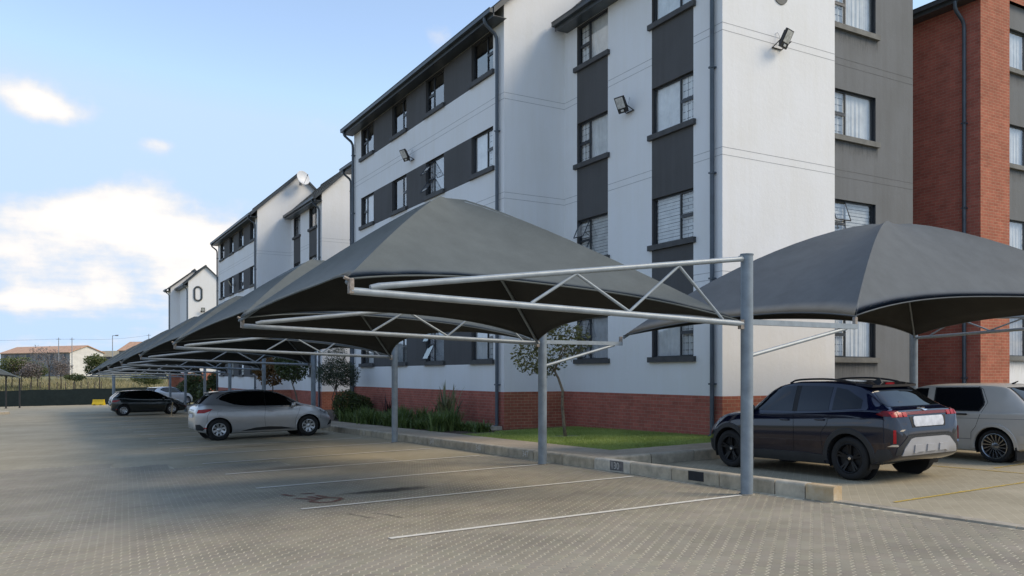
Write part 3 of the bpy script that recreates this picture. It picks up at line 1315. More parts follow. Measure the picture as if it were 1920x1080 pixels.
def gable_roof(parent, x0, x1, xr, y0, y1, eave=EAVE, pitch=.93, over=.42, verge0=.10, verge1=.10, fine=True, right=True, gut=True):
    ze = eave + .05
    zr = ze + (xr - x0) * pitch
    mb = MB()
    xl = x0 - over
    roof_slope(mb, xl, ze - over * pitch, xr, zr, y0 - verge0, y1 + verge1, fine=fine)
    zr2 = zr
    xq = x1 + (over if right else 0)
    roof_slope(mb, xq, zr2 - (xq - xr) * pitch, xr, zr2, y0 - verge0, y1 + verge1, fine=False)
    rf = mb.build('roof', M_TILE, parent)
    rg = MB()
    rg.tube([(xr, y0 - verge0, zr + .03), (xr, y1 + verge1, zr + .03)], .09, 8)
    rg.build('ridge_cap', M_TILE, rf)
    # verge boards
    for yv in ((y0 - verge0, -1), (y1 + verge1, 1)):
        vb = MB()
        a = yv[0]
        b = a - .025 if yv[1] < 0 else a + .025
        for (xe, zez) in ((xl, ze - over * pitch), (xq, zr2 - (xq - xr) * pitch)):
            vb.add([(xe, a, zez - .10), (xr, a, zr - .10), (xr, a, zr + .07), (xe, a, zez + .07), (xe, b, zez - .10), (xr, b, zr - .10), (xr, b, zr + .07), (xe, b, zez + .07)],
                   [(0, 1, 2, 3), (4, 5, 6, 7), (0, 1, 5, 4), (2, 3, 7, 6), (0, 3, 7, 4)])
        vb.build('verge_board', M_GUTTER, rf)
    if gut:
        zg = ze - over * pitch
        g = MB()
        g.box(xl - .125, xl - .012, y0 - verge0, y1 + verge1, zg - .09, zg + .03)
        g.box(xl - .135, xl - .118, y0 - verge0, y1 + verge1, zg + .018, zg + .04)
        g.build('gutter', M_GUTTER, parent)
        fb = MB()
        fb.box(xl - .008, xl + .018, y0 - verge0, y1 + verge1, zg - .19, zg + .01)
        fb.box(xl + .02, x0 - .004, y0 - verge0 + .01, y1 + verge1 - .01, zg - .165, zg - .15)
        fb.build('fascia', M_GUTTER, parent)
    return zr


def downpipe(parent, x, y, z_top, z_bot, over=.42, shoe=True):
    """swan-neck from the gutter back to the wall, then straight down"""
    mb = MB()
    xg = x - over - .06
    pts = [(xg, y, z_top), (xg, y, z_top - .16), (xg + .05, y, z_top - .26), (x - .16, y, z_top - .46), (x - .095, y, z_top - .58), (x - .085, y, z_top - .75), (x - .085, y, z_bot + .1)]
    if shoe:
        pts += [(x - .10, y, z_bot + .03), (x - .20, y, z_bot - .02)]
    mb.tube(pts, .052, 10)
    o = mb.build('downpipe', M_PIPE, parent, angle=50)
    z = z_bot + 1.2
    while z < z_top - 1:
        MB().box(x - .145, x - .002, y - .062, y + .062, z - .018, z + .018).build('pipe_clamp', M_PIPE, o)
        z += 2.4
    return o


def joints(parent, plane, c, u0, u1, zs, mat=None):
    for z in zs:
        mb = MB()
        wbox(mb, plane, c, u0, u1, z - .006, z + .006, -.003, .004)
        mb.build('plaster_joint', mat or M_JOINT, parent)


JZ = []
for s in (5.05 - 2.80, 5.05, 7.86):
    JZ += [EYE + s - .085, EYE + s + .085]
BM = {'white': M_WHITE, 'dark': M_DARK, 'grey': M_GREY, 'brick': M_BRICK_Y}
BMX = {'white': M_WHITE, 'dark': M_DARK, 'grey': M_GREY, 'brick': M_BRICK_X}


def apartment(y0, label, main=True, dz=0.0):
    global SILLS, EAVE, PLINTH, JZ, BOT
    keep = (SILLS, EAVE, PLINTH, JZ, BOT)
    SILLS, EAVE, PLINTH, JZ, BOT = [z + dz for z in SILLS], EAVE + dz, PLINTH + dz, [z + dz for z in JZ], BOT + dz
    root = thing('apartment_building', label, 'building', (13.3, y0, G(13.3, y0)))
    XR, XM, XG, XD = 13.3, 11.27, 17.06, 20.3
    yA, yB, yC = y0 + 6.46, y0 + 19.28, y0 + 25.7
    # --- recessed wing with two window strips, each end of the block
    for (a, b, near) in ((y0, yA, True), (yB, yC, False)):
        if near:
            s1, s2 = (y0 + .95, y0 + 2.47), (y0 + 4.32, y0 + 5.80)
        else:
            s1, s2 = (yC - 2.47, yC - .95), (yC - 5.80, yC - 4.32)
        holes = []
        for s in (s1, s2):
            for z in SILLS:
                holes.append((s[0], s[1], z + .12, z + W_H))

        def colf(u, z, s1=s1, s2=s2):
            if z < PLINTH:
                return 'brick'
            if any(s[0] < u < s[1] for s in (s1, s2)) and SILLS[0] < z < SILLS[3] + W_H:
                return 'dark'
            return 'white'
        wall(root, 'X', XR, a, b, BOT, EAVE, holes, colf, BM, extra_z=(PLINTH, SILLS[0], SILLS[3] + W_H))
        if near or True:
            for i, s in enumerate((s1, s2)):
                for r, z in enumerate(SILLS):
                    st = 'curtain'
                    op = False
                    if near and main:
                        if i == 0 and r == 1:
                            st = 'blind'
                        if i == 1 and r == 1:
                            st, op = 'blind', .28
                        if i == 1 and r == 0:
                            st, op = 'grey', .2
                    elif near:
                        st = ['grey', 'dark', 'curtain', 'dark'][(r + i) % 4]
                        op = .3 if r == 2 else False
                    window(root, 'X', XR, s[0], s[1], z, narrow='lo' if i == 0 else 'hi', style=st, opened=op, detail=near)
        joints(root, 'X', XR, a, s1[0] if near else s2[0], JZ)
        joints(root, 'X', XR, s1[1] if near else s2[1], s2[0] if near else s1[0], JZ)
        joints(root, 'X', XR, s2[1] if near else s1[1], b, JZ)
        zr = gable_roof(root, XR, XG, (XR + XG) / 2, eave=EAVE, y0=a if near else a + .1, y1=b - .1 if near else b, verge0=.16 if near else -.05, verge1=-.05 if near else .16)
        gx = (XR + XG) / 2
        gz = EAVE + (gx - XR) * .93

        def colw(u, z):
            return 'brick' if z < PLINTH else 'white'
        ye = a if near else b
        wall(root, 'Y', ye, XR, XG, BOT, EAVE, [], colw, BMX, gable=[(XR, EAVE), (XG, EAVE), (gx, gz)], extra_z=(PLINTH,))
        if near:
            joints(root, 'Y', ye, XR, XG, JZ)
        downpipe(root, XR, (a + .24) if near else (b - .24), EAVE - .35, G(XR, a) + .15)
    # round gable vent
    vb = MB()
    gx = (XR + XG) / 2
    vb.M = Matrix.Translation((gx - .03, y0, EYE + 8.98 + dz))
    vb.lathe([(.0, -.006), (.19, -.006), (.21, -.02), (.235, -.02), (.235, .004)], 28)
    vb.build('gable_vent', M_SILL2, root)
    # --- main block with four windows per floor joined by dark bands
    ws = [(y0 + 7.10, y0 + 8.48, 'lo'), (y0 + 10.45, y0 + 11.90, 'hi'), (y0 + 13.60, y0 + 15.00, 'lo'), (y0 + 16.95, y0 + 18.40, 'hi')]
    holes = [(w[0], w[1], z + .12, z + W_H) for w in ws for z in SILLS]
    b0, b1 = ws[0][0], ws[-1][1]

    def colm(u, z):
        if z < PLINTH:
            return 'brick'
        if b0 < u < b1 and any(s < z < s + W_H for s in SILLS):
            return 'dark'
        return 'white'
    wall(root, 'X', XM, yA, yB, BOT, EAVE, holes, colm, BM, extra_u=(b0, b1), extra_z=[PLINTH] + SILLS + [s + W_H for s in SILLS])
    for i, w in enumerate(ws):
        for r, z in enumerate(SILLS):
            st = 'dark' if r == 3 else ['curtain', 'grey', 'half', 'dark', 'curtain', 'half', 'grey'][(i * 3 + r * 2 + (0 if main else 1)) % 7]
            op = False
            if main and i == 1 and r == 2:
                op, st = .38, 'grey'
            if main and i == 1 and r == 0:
                op, st = .30, 'grey'
            window(root, 'X', XM, w[0], w[1], z, narrow=w[2], style=st, opened=op, detail=main)
    joints(root, 'X', XM, yA, yB, JZ)
    gx = 13.85
    gz = EAVE + (gx - XM) * .93
    x2 = gx + (gx - XM)

    def colw(u, z):
        return 'brick' if z < PLINTH else 'white'
    for ye in (yA, yB):
        wall(root, 'Y', ye, XM, XR, BOT, EAVE, [], colw, BMX, extra_z=(PLINTH,))
        mb = MB()
        mb.add([(XM, ye, EAVE), (x2, ye, EAVE), (gx, ye, gz)], [(0, 1, 2)])
        mb.build('gable_wall', M_WHITE, root)
    joints(root, 'Y', yA, XM, XR, JZ)
    gable_roof(root, XM, x2, gx, yA, yB, eave=EAVE, verge0=.16, verge1=.16)
    downpipe(root, XM, yA + .26, EAVE - .35, G(XM, yA) + .22)
    downpipe(root, XM, yB - .10, EAVE - .35, G(XM, yB) + .22)
    # --- rear part with the mid grey end wall
    hol = [(XG + .02, XG + 1.70, z + .12, z + W_H) for z in SILLS]
    wall(root, 'Y', y0 + .10, XG, XD, BOT, EAVE + 2.4, hol, lambda u, z: 'grey', BMX, revmat=M_FRAME)
    for r, z in enumerate(SILLS):
        window(root, 'Y', y0 + .10, XG + .02, XG + 1.70, z, narrow='lo', style='blind' if (main and r == 1) else 'curtain', opened=.22 if (main and r == 1) else False,
               sill_mat=M_SILL2, ext=(-.01, .09))
    joints(root, 'Y', y0 + .10, XG, XD, JZ, pm('grey_joint', (.13, .13, .13), .9))
    mb = MB()
    mb.quad((XD, y0 + .10, BOT), (XD, yC - .1, BOT), (XD, yC - .1, EAVE + 2.4), (XD, y0 + .10, EAVE + 2.4))
    mb.quad((XD, yC - .1, BOT), (XG, yC - .1, BOT), (XG, yC - .1, EAVE + 2.4), (XD, yC - .1, EAVE + 2.4))
    mb.quad((XG, yC - .1, EAVE), (XG, y0 + .10, EAVE), (XG, y0 + .10, EAVE + 2.4), (XG, yC - .1, EAVE + 2.4))
    mb.build('wall', M_GREY, root)
    mb = MB()
    mb.box(XG - .2, XD + .2, y0 - .1, yC + .1, EAVE + 2.41, EAVE + 2.53)
    mb.build('roof', M_TILE, root)
    SILLS, EAVE, PLINTH, JZ, BOT = keep
    return root


apartment(13.72, 'white and charcoal four-storey apartment block beside the nearest carports', True)
apartment(13.72 + 30.6, 'second white apartment block along the row, with a satellite dish on its gable', False, -.45)


def far_block():
    """third block: two white gables, an oval window surround on the nearer one, brick ground floor"""
    X1, X2, Y1, Y2, Y3 = 13.16, 16.6, 91.0, 97.4, 99.3
    root = thing('apartment_building', 'third white apartment block farthest along the row, with an oval ring on its gable', 'building', (X1, Y1, G(X1, Y1)))
    ev = EYE + 9.75
    br = EYE + .15

    def col(u, z):
        return 'brick' if z < br else 'white'
    bmx = dict(BMX)
    gx = (X1 + X2) / 2
    wall(root, 'Y', Y1, X1, X2, -2.0, ev, [], col, bmx, gable=[(X1, ev), (X2, ev), (gx, ev + (gx - X1) * .93)], extra_z=(br,))
    wall(root, 'X', X1, Y1, Y2, -2.0, ev, [], col, BM, extra_z=(br,))
    gable_roof(root, X1, X2, gx, Y1, Y2, eave=ev, verge0=.16, verge1=-.05, fine=False)
    downpipe(root, X1, Y1 + .25, ev - .35, G(X1, Y1))
    XM = 12.25
    x2 = XM + 5.0
    g2 = (XM + x2) / 2
    wall(root, 'Y', Y2, XM, x2, -2.0, ev - .1, [], col, bmx, gable=[(XM, ev - .1), (x2, ev - .1), (g2, ev - .1 + (g2 - XM) * .80)], extra_z=(br,))
    wall(root, 'X', XM, Y2, Y3, -2.0, ev - .1, [], col, BM, extra_z=(br,))
    gable_roof(root, XM, x2, g2, Y2, Y3, eave=ev - .1, pitch=.80, verge0=.16, verge1=.1, fine=False)
    downpipe(root, XM, Y2 + .3, ev - .45, G(XM, Y2))
    mb = MB()
    mb.quad((X2, Y1, -2), (X2, Y3, -2), (X2, Y3, ev), (X2, Y1, ev))
    mb.quad((XM, Y3, -2), (X2, Y3, -2), (X2, Y3, ev), (XM, Y3, ev))
    mb.build('wall', M_WHITE, root)
    # oval surround and its pane
    ox, oz, rw, rh = 14.12, EYE + 8.45, .36, .72
    pts = []
    for k in range(32):
        a = 2 * PI * k / 32
        cz = .36 if math.sin(a) > 0 else -.36
        pts.append((ox + rw * math.cos(a), Y1 - .03, oz + cz + rw * math.sin(a)))
    rb = MB()
    rb.tube(pts + [pts[0]], .10, 6, caps=False)
    ring = rb.build('oval_surround', M_GUTTER, root)
    MB().add([(p[0], Y1 - .012, p[2]) for p in pts], [tuple(range(32))]).build('oval_panel', M_WHITE, ring)


far_block()


def brick_block():
    X0, Y0, X1, Y1 = 22.7, 13.4, 36.0, 32.0
    XS = 24.12
    ev = EYE + 10.75
    root = thing('brick_building', 'red face-brick apartment building at the right edge', 'building', (X0, Y0, G(X0, Y0)))
    wall(root, 'X', X0, Y0, Y1, BOT, ev, [], lambda u, z: 'brick', BM)
    wall(root, 'Y', Y0, X0, XS, BOT, ev, [], lambda u, z: 'brick', BMX)
    mb = MB()
    mb.quad((XS, Y0, BOT), (XS, Y0 + .12, BOT), (XS, Y0 + .12, ev), (XS, Y0, ev))
    mb.build('brick_wall', M_BRICK_Y, root)
    ss = [z + .10 for z in SILLS]
    hol = []
    for z in ss:
        hol.append((XS + .02, XS + 1.75, z + .12, z + W_H))

    def col(u, z):
        return 'white' if z < ss[0] or u > XS + 2.6 else 'grey'
    wall(root, 'Y', Y0 + .12, XS, X1, BOT, ev, hol, col, BMX, extra_z=(ss[0],), extra_u=(XS + 2.6,), revmat=M_FRAME)
    for r, z in enumerate(ss):
        window(root, 'Y', Y0 + .12, XS + .02, XS + 1.75, z, narrow='hi', style=['grey', 'curtain', 'half', 'curtain'][r], sill_mat=M_SILL2, ext=(-.01, .09))
    mb = MB()
    mb.quad((X1, Y0 + .12, BOT), (X1, Y1, BOT), (X1, Y1, ev), (X1, Y0 + .12, ev))
    mb.quad((X0, Y1, BOT), (X1, Y1, BOT), (X1, Y1, ev), (X0, Y1, ev))
    mb.build('wall', M_WHITE, root)
    xr = (X0 + X1) / 2
    gable_roof(root, X0, X1, xr, Y0, Y1, eave=ev, pitch=.36, over=.45, verge0=.2, verge1=.2)
    mb = MB()
    mb.add([(X0, Y0, ev), (X1, Y0 + .0, ev), (xr, Y0, ev + (xr - X0) * .36)], [(0, 1, 2)])
    mb.add([(X0, Y1, ev), (X1, Y1, ev), (xr, Y1, ev + (xr - X0) * .36)], [(0, 1, 2)])
    mb.build('gable_wall', M_BRICK_X, root)
    downpipe(root, X0, Y0 + .42, ev - .30, G(X0, Y0) + .1, over=.45)


brick_block()

# splash block under the downpipe
tag(MB().box(10.85, 11.25, 20.25, 20.75, G(11, 20.5) + .12, G(11, 20.5) + .26).build('splash_block', M_KERB[2]), 'concrete splash block under the downpipe of the near white building', 'splash block')

# ------------------------------------------------------------------ floodlights and dish
M_BLACKM = pm('black_metal', (0.02, 0.02, 0.022), .45)
M_LENS = pm('lamp_glass', (0.62, 0.62, 0.60), .15, coat=.6, var=.2, scale=12)
M_CABLE = pm('white_cable', (.5, .5, .5), .6)


def floodlight(plane, c, u, z, label, s=1.0, aim=0.5, turn=0.0):
    """LED floodlight with sensor strip, on a folded bracket; lamp body tilted to the ground"""
    loc = P3(plane, c, u, z)
    root = thing('floodlight', label, 'floodlight', loc, world_parts=False, group='wall floodlights')
    Rz = Matrix.Rotation(rad(-90) if plane == 'X' else 0, 4, 'Z')   # local -Y is away from the wall
    T = Rz @ Matrix.Translation((0, -.30 * s, .02)) @ Matrix.Rotation(turn, 4, 'Z') @ Matrix.Rotation(aim, 4, 'X')
    b = MB()
    b.M = T
    b.cbox((0, .02 * s, 0), (.30 * s, .055 * s, .40 * s), .012)
    for k in range(6):
        b.box((-.13 + .05 * k) * s, (-.122 + .05 * k) * s, .045 * s, .075 * s, -.15 * s, .15 * s)
    body = b.build('housing', M_BLACKM, root)
    l = MB()
    l.M = T
    l.box(-.12 * s, .12 * s, -.0125 * s, -.0105 * s, -.08 * s, .175 * s)
    l.build('lens', M_LENS, body)
    l = MB()
    l.M = T
    l.cbox((0, -.014 * s, -.14 * s), (.09 * s, .016 * s, .05 * s), .004)
    l.build('sensor', M_LENS, body)
    br = MB()
    br.M = Rz
    for sx in (-.16, .16):
        br.tube([(sx * s, -.28 * s, 0), (sx * s * .9, -.02 * s, -.10 * s)], .012 * s, 6)
    br.tube([(-.15 * s, -.015 * s, -.10 * s), (.15 * s, -.015 * s, -.10 * s)], .014 * s, 6)
    br.build('bracket', M_BLACKM, root)
    cb = MB()
    cb.M = Rz
    cb.tube([(-.05, -.01, .22 * s), (.0, -.03, .26 * s), (.03, -.05, .2 * s), (.02, -.12, .02), (.05, -.2, -.03)], .006, 5)
    cb.build('cable', M_CABLE, root)
    return root


floodlight('Y', 13.72, 15.02, EYE + 7.78, 'black floodlight with lit-looking lens high on the white gable near the right', 1.05, .5, .25)
floodlight('X', 13.3, 17.05, EYE + 6.95, 'black floodlight between the two dark window strips of the near building', 1.05, .5, .2)
floodlight('X', 11.27, 26.75, EYE + 7.62, 'black floodlight under the top band of windows on the near building', 1.05, .55, .25)
floodlight('X', 11.27, 13.72 + 30.6 + 13.1, EYE + 6.1, 'small black floodlight between the window bands of the second building', 1.1, .5)
floodlight('X', 13.3, 13.72 + 30.6 + 3.6, EYE + 5.95, 'small black floodlight between the window strips of the second building', 1.1, .5)
floodlight('Y', 91.0, 14.55, EYE + 6.7, 'small floodlight under the oval ring on the farthest white gable', 1.3, .5)


def dish():
    x, y, z = 13.85, 50.62, EYE + 12.0
    root = thing('satellite_dish', 'white round satellite dish on the gable of the second building', 'satellite dish', (x, y, z), world_parts=False)
    T = Matrix.Translation((0, -.45, .05)) @ Matrix.Rotation(rad(18), 4, 'Z') @ Matrix.Rotation(rad(-14), 4, 'X')
    b = MB()
    b.M = T
    prof = [(.44 * k / 8, -.10 * (k / 8) ** 2) for k in range(9)]
    b.lathe(prof, 32)
    b.lathe([(.44, -.10), (.452, -.095), (.44, -.085)] + [(.44 * k / 8, -.10 * (k / 8) ** 2 + .012) for k in range(7, -1, -1)], 32)
    d = b.build('reflector', pm('dish_white', (.72, .73, .74), .45, var=.06), root, angle=40)
    a = MB()
    a.M = T
    a.tube([(0, -.06, -.40), (0, -.52, -.06)], .012, 6)
    a.tube([(0, -.50, -.07), (0, -.60, .0)], .03, 8)
    a.build('feed_arm', pm('dish_metal', (.35, .36, .37), .4, metal=.6), root)
    c = MB()
    c.tube([(0, 0, -.2), (0, -.25, -.2), (0, -.36, .02)], .022, 8)
    c.box(-.08, .08, -.012, .0, -.32, -.08)
    c.build('mount', MATS['dish_metal'], root)


dish()

# ------------------------------------------------------------------ carports
PX = 7.9
TIPX = 2.6
FRAME_Y = [7.71, 12.71, 19.94, 27.3, 34.4, 41.5, 48.6, 55.8, 63.0]


def truss(root, A, B, tip, M=None, hook=True):
    """A: top of post (upper chord end), B: lower chord end at post, tip: outer end where both chords meet"""
    A, B, tip = Vector(A), Vector(B), Vector(tip)
    lc = MB()
    lc.tube([B, tip], .037, 12)
    lc.build('lower_chord', M_STEEL, root, angle=50)
    uc = MB()
    tipu = tip + (B - tip).normalized() * .22 + Vector((0, 0, .058))
    uc.tube([A, A + (tipu - A) * .985], .033, 12)
    e = A + (tipu - A) * .985
    uc.tube([e, tipu + (B - tip).normalized() * -.02 + Vector((0, 0, -.012))], [.036, .03], 10)
    uc.build('upper_chord', M_STEEL, root, angle=50)
    for (f0, f1) in ((.392, .505), (.505 + .145, .505), (.505 + .145, .795), (.935, .795)):
        # even entries sit on the lower chord, odd on the upper chord
        p = tip.lerp(B, f0)
        fu = f1
        q = tipu.lerp(A, (fu - .04) / .96)
        d = MB()
        d.tube([p + Vector((0, 0, .03)), q - Vector((0, 0, .028))], .0185, 8)
        d.build('diagonal', M_STEEL, root, angle=50)
    tb = MB()
    tb.cbox(tuple(tip + Vector((0, 0, .045))), (.05, .07, .15), .008)
    tb.tube([tip + Vector((-.02, 0, .11)), tip + Vector((-.07, 0, .13))], .018, 6)
    tb.build('tip_bracket', M_RUST, root)


def post(root, x, y, zt, r=.079, cap=True):
    g = G(x, y)
    p = MB()
    p.tube([(x, y, g - .05), (x, y, zt)], r, 24)
    po = p.build('post', M_POST, root, angle=50)
    MB().tube([(x, y, g - .03), (x, y, g + .018)], [r + .035, r + .02], 20).build('footing_collar', pm('footing_mortar', (.30, .265, .21), .95, var=.25, scale=20, bump=.5), po)
    if cap:
        c = MB()
        c.tube([(x, y, zt - .004), (x, y, zt + .012)], r + .008, 24)
        c.build('post_cap', M_POST, po)
    return po


def frames():
    for i, y in enumerate(FRAME_Y):
        g = G(PX, y)
        root = thing('carport_support', '%s grey steel carport post with its roof truss along the kerb' % ORD[i], 'carport', (PX, y, g), group='carport frames along the kerb')
        zt = g + 3.10
        post(root, PX, y, zt)
        B = (PX - .08, y, g + 2.21)
        A = (PX - .075, y, g + 3.045)
        tip = (TIPX, y, g + 2.37)
        truss(root, A, B, tip)
        MB().box(PX - .13, PX - .07, y - .02, y + .02, g + 3.01, g + 3.08).build('cleat', M_STEEL, root)
        MB().box(PX - .13, PX - .07, y - .03, y + .03, g + 2.14, g + 2.26).build('cleat', M_RUST, root)
        if i < 2:
            # side arm carrying the corner of the right-hand canopy
            L = 2.14 if i == 0 else 1.80
            a = MB()
            a.box(PX + .075, PX + L, y - .03, y + .03, g + 2.20, g + 2.27)
            a.M = None
            ao = a.build('side_arm', M_STEEL, root)
            b = MB()
            b.tube([(PX + .06, y, g + 1.80), (PX + L * .90, y, g + 2.205)], .027, 8)
            b.build('arm_brace', M_STEEL, root)
            e = MB()
            e.box(PX + L - .05, PX + L, y - .025, y + .025, g + 2.27, g + 2.37)
            e.build('tip_bracket', M_RUST, root)


frames()


def canopy(label, corners, apex, sag=.42, rise=.24, p=1.17, dip=.10, mats=None, group=None, nphi=20, nr=14, apex_r=.0):
    A = Vector(apex)
    cs = [Vector(c) for c in corners]
    root = thing('shade_canopy', label, 'shade canopy', (A.x, A.y, min(c.z for c in cs)), group=group)
    cen = sum(cs, Vector()) / 4

    def edge(i, f):
        a, b = cs[i], cs[(i + 1) % 4]
        q = a.lerp(b, f)
        n = Vector((-(b - a).y, (b - a).x, 0)).normalized()
        if n.dot(cen - q) < 0:
            n = -n
        ln = (b - a).length
        k = 4 * f * (1 - f)
        kz = 1 - abs(2 * f - 1) ** 2.4
        return q + n * (sag * ln / 5.2 * k) + Vector((0, 0, rise * ln / 5.2 * kz))

    ring = []
    for i in range(4):
        for k in range(nphi):
            ring.append((edge(i, k / nphi), k / nphi))
    N = len(ring)

    def surf(B, f, r):
        x = A.x + (B.x - A.x) * r
        y = A.y + (B.y - A.y) * r
        # hips are bent pipes (arched), cloth between them pulls slightly hollow
        w = abs(2 * f - 1) ** 2
        pe = (p - .22) + .22 * w
        z = A.z - (A.z - B.z) * r ** pe
        z -= dip * math.sin(PI * f) * 4 * r * (1 - r) * .6
        z -= .05 * math.exp(-(r / .05) ** 2)
        # small pull wrinkles running out to the corners
        z += .006 * r * r * math.sin(34 * min(f, 1 - f) ** .6 + B.x * 3) * (1 - min(f, 1 - f) * 1.6)
        return Vector((x, y, z))
    vs, fs, mi = [], [], []
    for lay in (0, 1):
        for k in range(1, nr + 1):
            for (B, f) in ring:
                s = surf(B, f, k / nr)
                vs.append((s.x, s.y, s.z - (.012 if lay else 0)))
        s = surf(ring[0][0], 0, 0)
        vs.append((s.x, s.y, s.z - (.012 if lay else 0)))
    per = nr * N + 1
    mb = MB()
    tf, bf = [], []
    for lay, out in ((0, tf), (1, bf)):
        o = lay * per
        for j in range(N):
            out.append((o + per - 1, o + j, o + (j + 1) % N))
        for k in range(nr - 1):
            for j in range(N):
                out.append((o + k * N + j, o + (k + 1) * N + j, o + (k + 1) * N + (j + 1) % N, o + k * N + (j + 1) % N))
    rim = []
    for j in range(N):
        a, b = (nr - 1) * N + j, (nr - 1) * N + (j + 1) % N
        rim.append((a, b, b + per, a + per))
    mb.v = [tuple(v) for v in vs]
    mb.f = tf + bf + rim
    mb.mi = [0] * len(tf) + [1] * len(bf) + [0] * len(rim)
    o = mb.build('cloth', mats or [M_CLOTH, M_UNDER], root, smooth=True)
    # creased hips so that the folds read
    hipset = {k * nphi for k in range(4)}
    sh = o.data.attributes.new('sharp_edge', 'BOOLEAN', 'EDGE')
    flags = []
    for e in o.data.edges:
        a, b = e.vertices
        la, lb = a % per, b % per
        ca = la % N if la != per - 1 else None
        cb = lb % N if lb != per - 1 else None
        flags.append((ca is None or ca in hipset) and (cb is None or cb in hipset) and (ca == cb or ca is None or cb is None) or (a // per != b // per))
    sh.data.foreach_set('value', flags)
    for i in range(4):
        pts = []
        for k in range(0, nr + 1):
            s = surf(cs[i], 0, k / nr)
            pts.append((s.x, s.y, s.z - .045))
        h = MB()
        h.tube(pts, .024, 8)
        h.build('hip_pipe', M_POST, root, smooth=True)
    for i in range(4):
        h = MB()
        h.tube([tuple(edge(i, k / 24) + Vector((0, 0, -.006))) for k in range(25)], .011, 5)
        h.build('edge_hem', (mats or [M_CLOTH])[0], o, smooth=True)
    return root


for i in range(len(FRAME_Y) - 1):
    y0, y1 = FRAME_Y[i] + (.02 if i == 0 else .06), FRAME_Y[i + 1] - .06
    yc = (y0 + y1) / 2
    zt = .05
    cs = [(TIPX - .03, y0, G(PX, y0) + 2.49), (PX - .14, y0, G(PX, y0) + 2.26), (PX - .14, y1, G(PX, y1) + 2.26), (TIPX - .03, y1, G(PX, y1) + 2.49)]
    ax = 4.78
    canopy('%s grey peaked shade-cloth canopy in the row along the kerb' % ORD[i], cs, (ax, yc, G(PX, yc) + 4.06), group='canopies along the kerb')

# right-hand carport over the parked SUV
def right_carport():
    gd = G(18.7, 12.71)
    root = thing('carport_support', 'steel carport post with its truss behind the black SUV', 'carport', (18.7, 12.71, gd))
    post(root, 18.7, 12.71, gd + 2.9, r=.095)
    # truss reaching back toward the open end of the bays
    A, B, tip = (18.7, 12.62, gd + 2.85), (18.7, 12.62, gd + 2.36), (18.7, 7.5, gd + 2.55)
    truss(root, A, B, tip)
    cs = [(10.0, 7.71, G(PX, 7.71) + 2.39), (18.66, 7.5, gd + 2.66), (18.6, 12.62, gd + 2.42), (9.72, 12.69, G(PX, 12.71) + 2.39)]
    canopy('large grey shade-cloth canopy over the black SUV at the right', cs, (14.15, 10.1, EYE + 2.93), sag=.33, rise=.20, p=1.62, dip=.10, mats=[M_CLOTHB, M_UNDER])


right_carport()


def left_carport():
    cs = [(-9.0, 84.8, G(-5, 85) + 2.75), (-1.75, 84.8, G(-2, 85) + 2.75), (-1.75, 88.2, G(-2, 88) + 2.75), (-9.0, 88.2, G(-5, 88) + 2.75)]
    canopy('small far shade canopy at the left edge before the net fence', cs, (-5.6, 86.5, G(-5, 86) + 4.6), nphi=10, nr=8)
    for k, (x, y) in enumerate(((-1.85, 88.1), (-2.9, 87.6))):
        root = thing('carport_post', ['thin dark post under the right corner of the far left canopy', 'thin dark post left of the corner of the far left canopy'][k], 'post', (x, y, G(x, y)))
        m = MB()
        m.tube([(x, y, G(x, y) - .05), (x, y, G(x, y) + 2.75 + .35 * k)], .07, 8)
        m.build('pole', M_BLACKM, root)
        m = MB()
        m.tube([(x, y, G(x, y) - .05), (x, y, G(x, y) + .02)], .14, 8)
        m.build('base_plate', M_BLACKM, root)


left_carport()

# ------------------------------------------------------------------ cars
def pchip(xs, ys):
    n = len(xs)
    h = [xs[i + 1] - xs[i] for i in range(n - 1)]
    dl = [(ys[i + 1] - ys[i]) / h[i] for i in range(n - 1)]
    m = [0.0] * n
    m[0], m[-1] = dl[0], dl[-1]
    for i in range(1, n - 1):
        if dl[i - 1] * dl[i] <= 0:
            m[i] = 0
        else:
            w1, w2 = 2 * h[i] + h[i - 1], h[i] + 2 * h[i - 1]
            m[i] = (w1 + w2) / (w1 / dl[i - 1] + w2 / dl[i])

    def f(x):
        if x <= xs[0]:
            return ys[0]
        if x >= xs[-1]:
            return ys[-1]
        i = max(j for j in range(n - 1) if xs[j] <= x)
        t = (x - xs[i]) / h[i]
        return ((1 + 2 * t) * (1 - t) ** 2 * ys[i] + t * (1 - t) ** 2 * h[i] * m[i] + t * t * (3 - 2 * t) * ys[i + 1] + t * t * (t - 1) * h[i] * m[i + 1])
    return f


def curve_of(lst):
    return pchip([p[0] for p in lst], [p[1] for p in lst])


def crom(pts, k):
    out = []
    n = len(pts)
    for i in range(n - 1):
        p0, p1, p2, p3 = pts[max(i - 1, 0)], pts[i], pts[i + 1], pts[min(i + 2, n - 1)]
        for j in range(k):
            t = j / k
            out.append(tuple(.5 * ((2 * b) + (-a + c) * t + (2 * a - 5 * b + 4 * c - d) * t * t + (-a + 3 * b - 3 * c + d) * t ** 3) for a, b, c, d in zip(p0, p1, p2, p3)))
    out.append(pts[-1])
    return out


def clip_cell(poly, x0, x1, y0, y1):
    for (ax, lim, sgn) in ((0, x0, 1), (0, x1, -1), (1, y0, 1), (1, y1, -1)):
        out = []
        for i in range(len(poly)):
            a, b = poly[i - 1], poly[i]
            ia, ib = (a[ax] - lim) * sgn >= -1e-9, (b[ax] - lim) * sgn >= -1e-9
            if ia != ib:
                t = (lim - a[ax]) / (b[ax] - a[ax])
                out.append(tuple(a[q] + (b[q] - a[q]) * t for q in (0, 1)))
            if ib:
                out.append(b)
        poly = out
        if len(poly) < 3:
            return []
    return poly


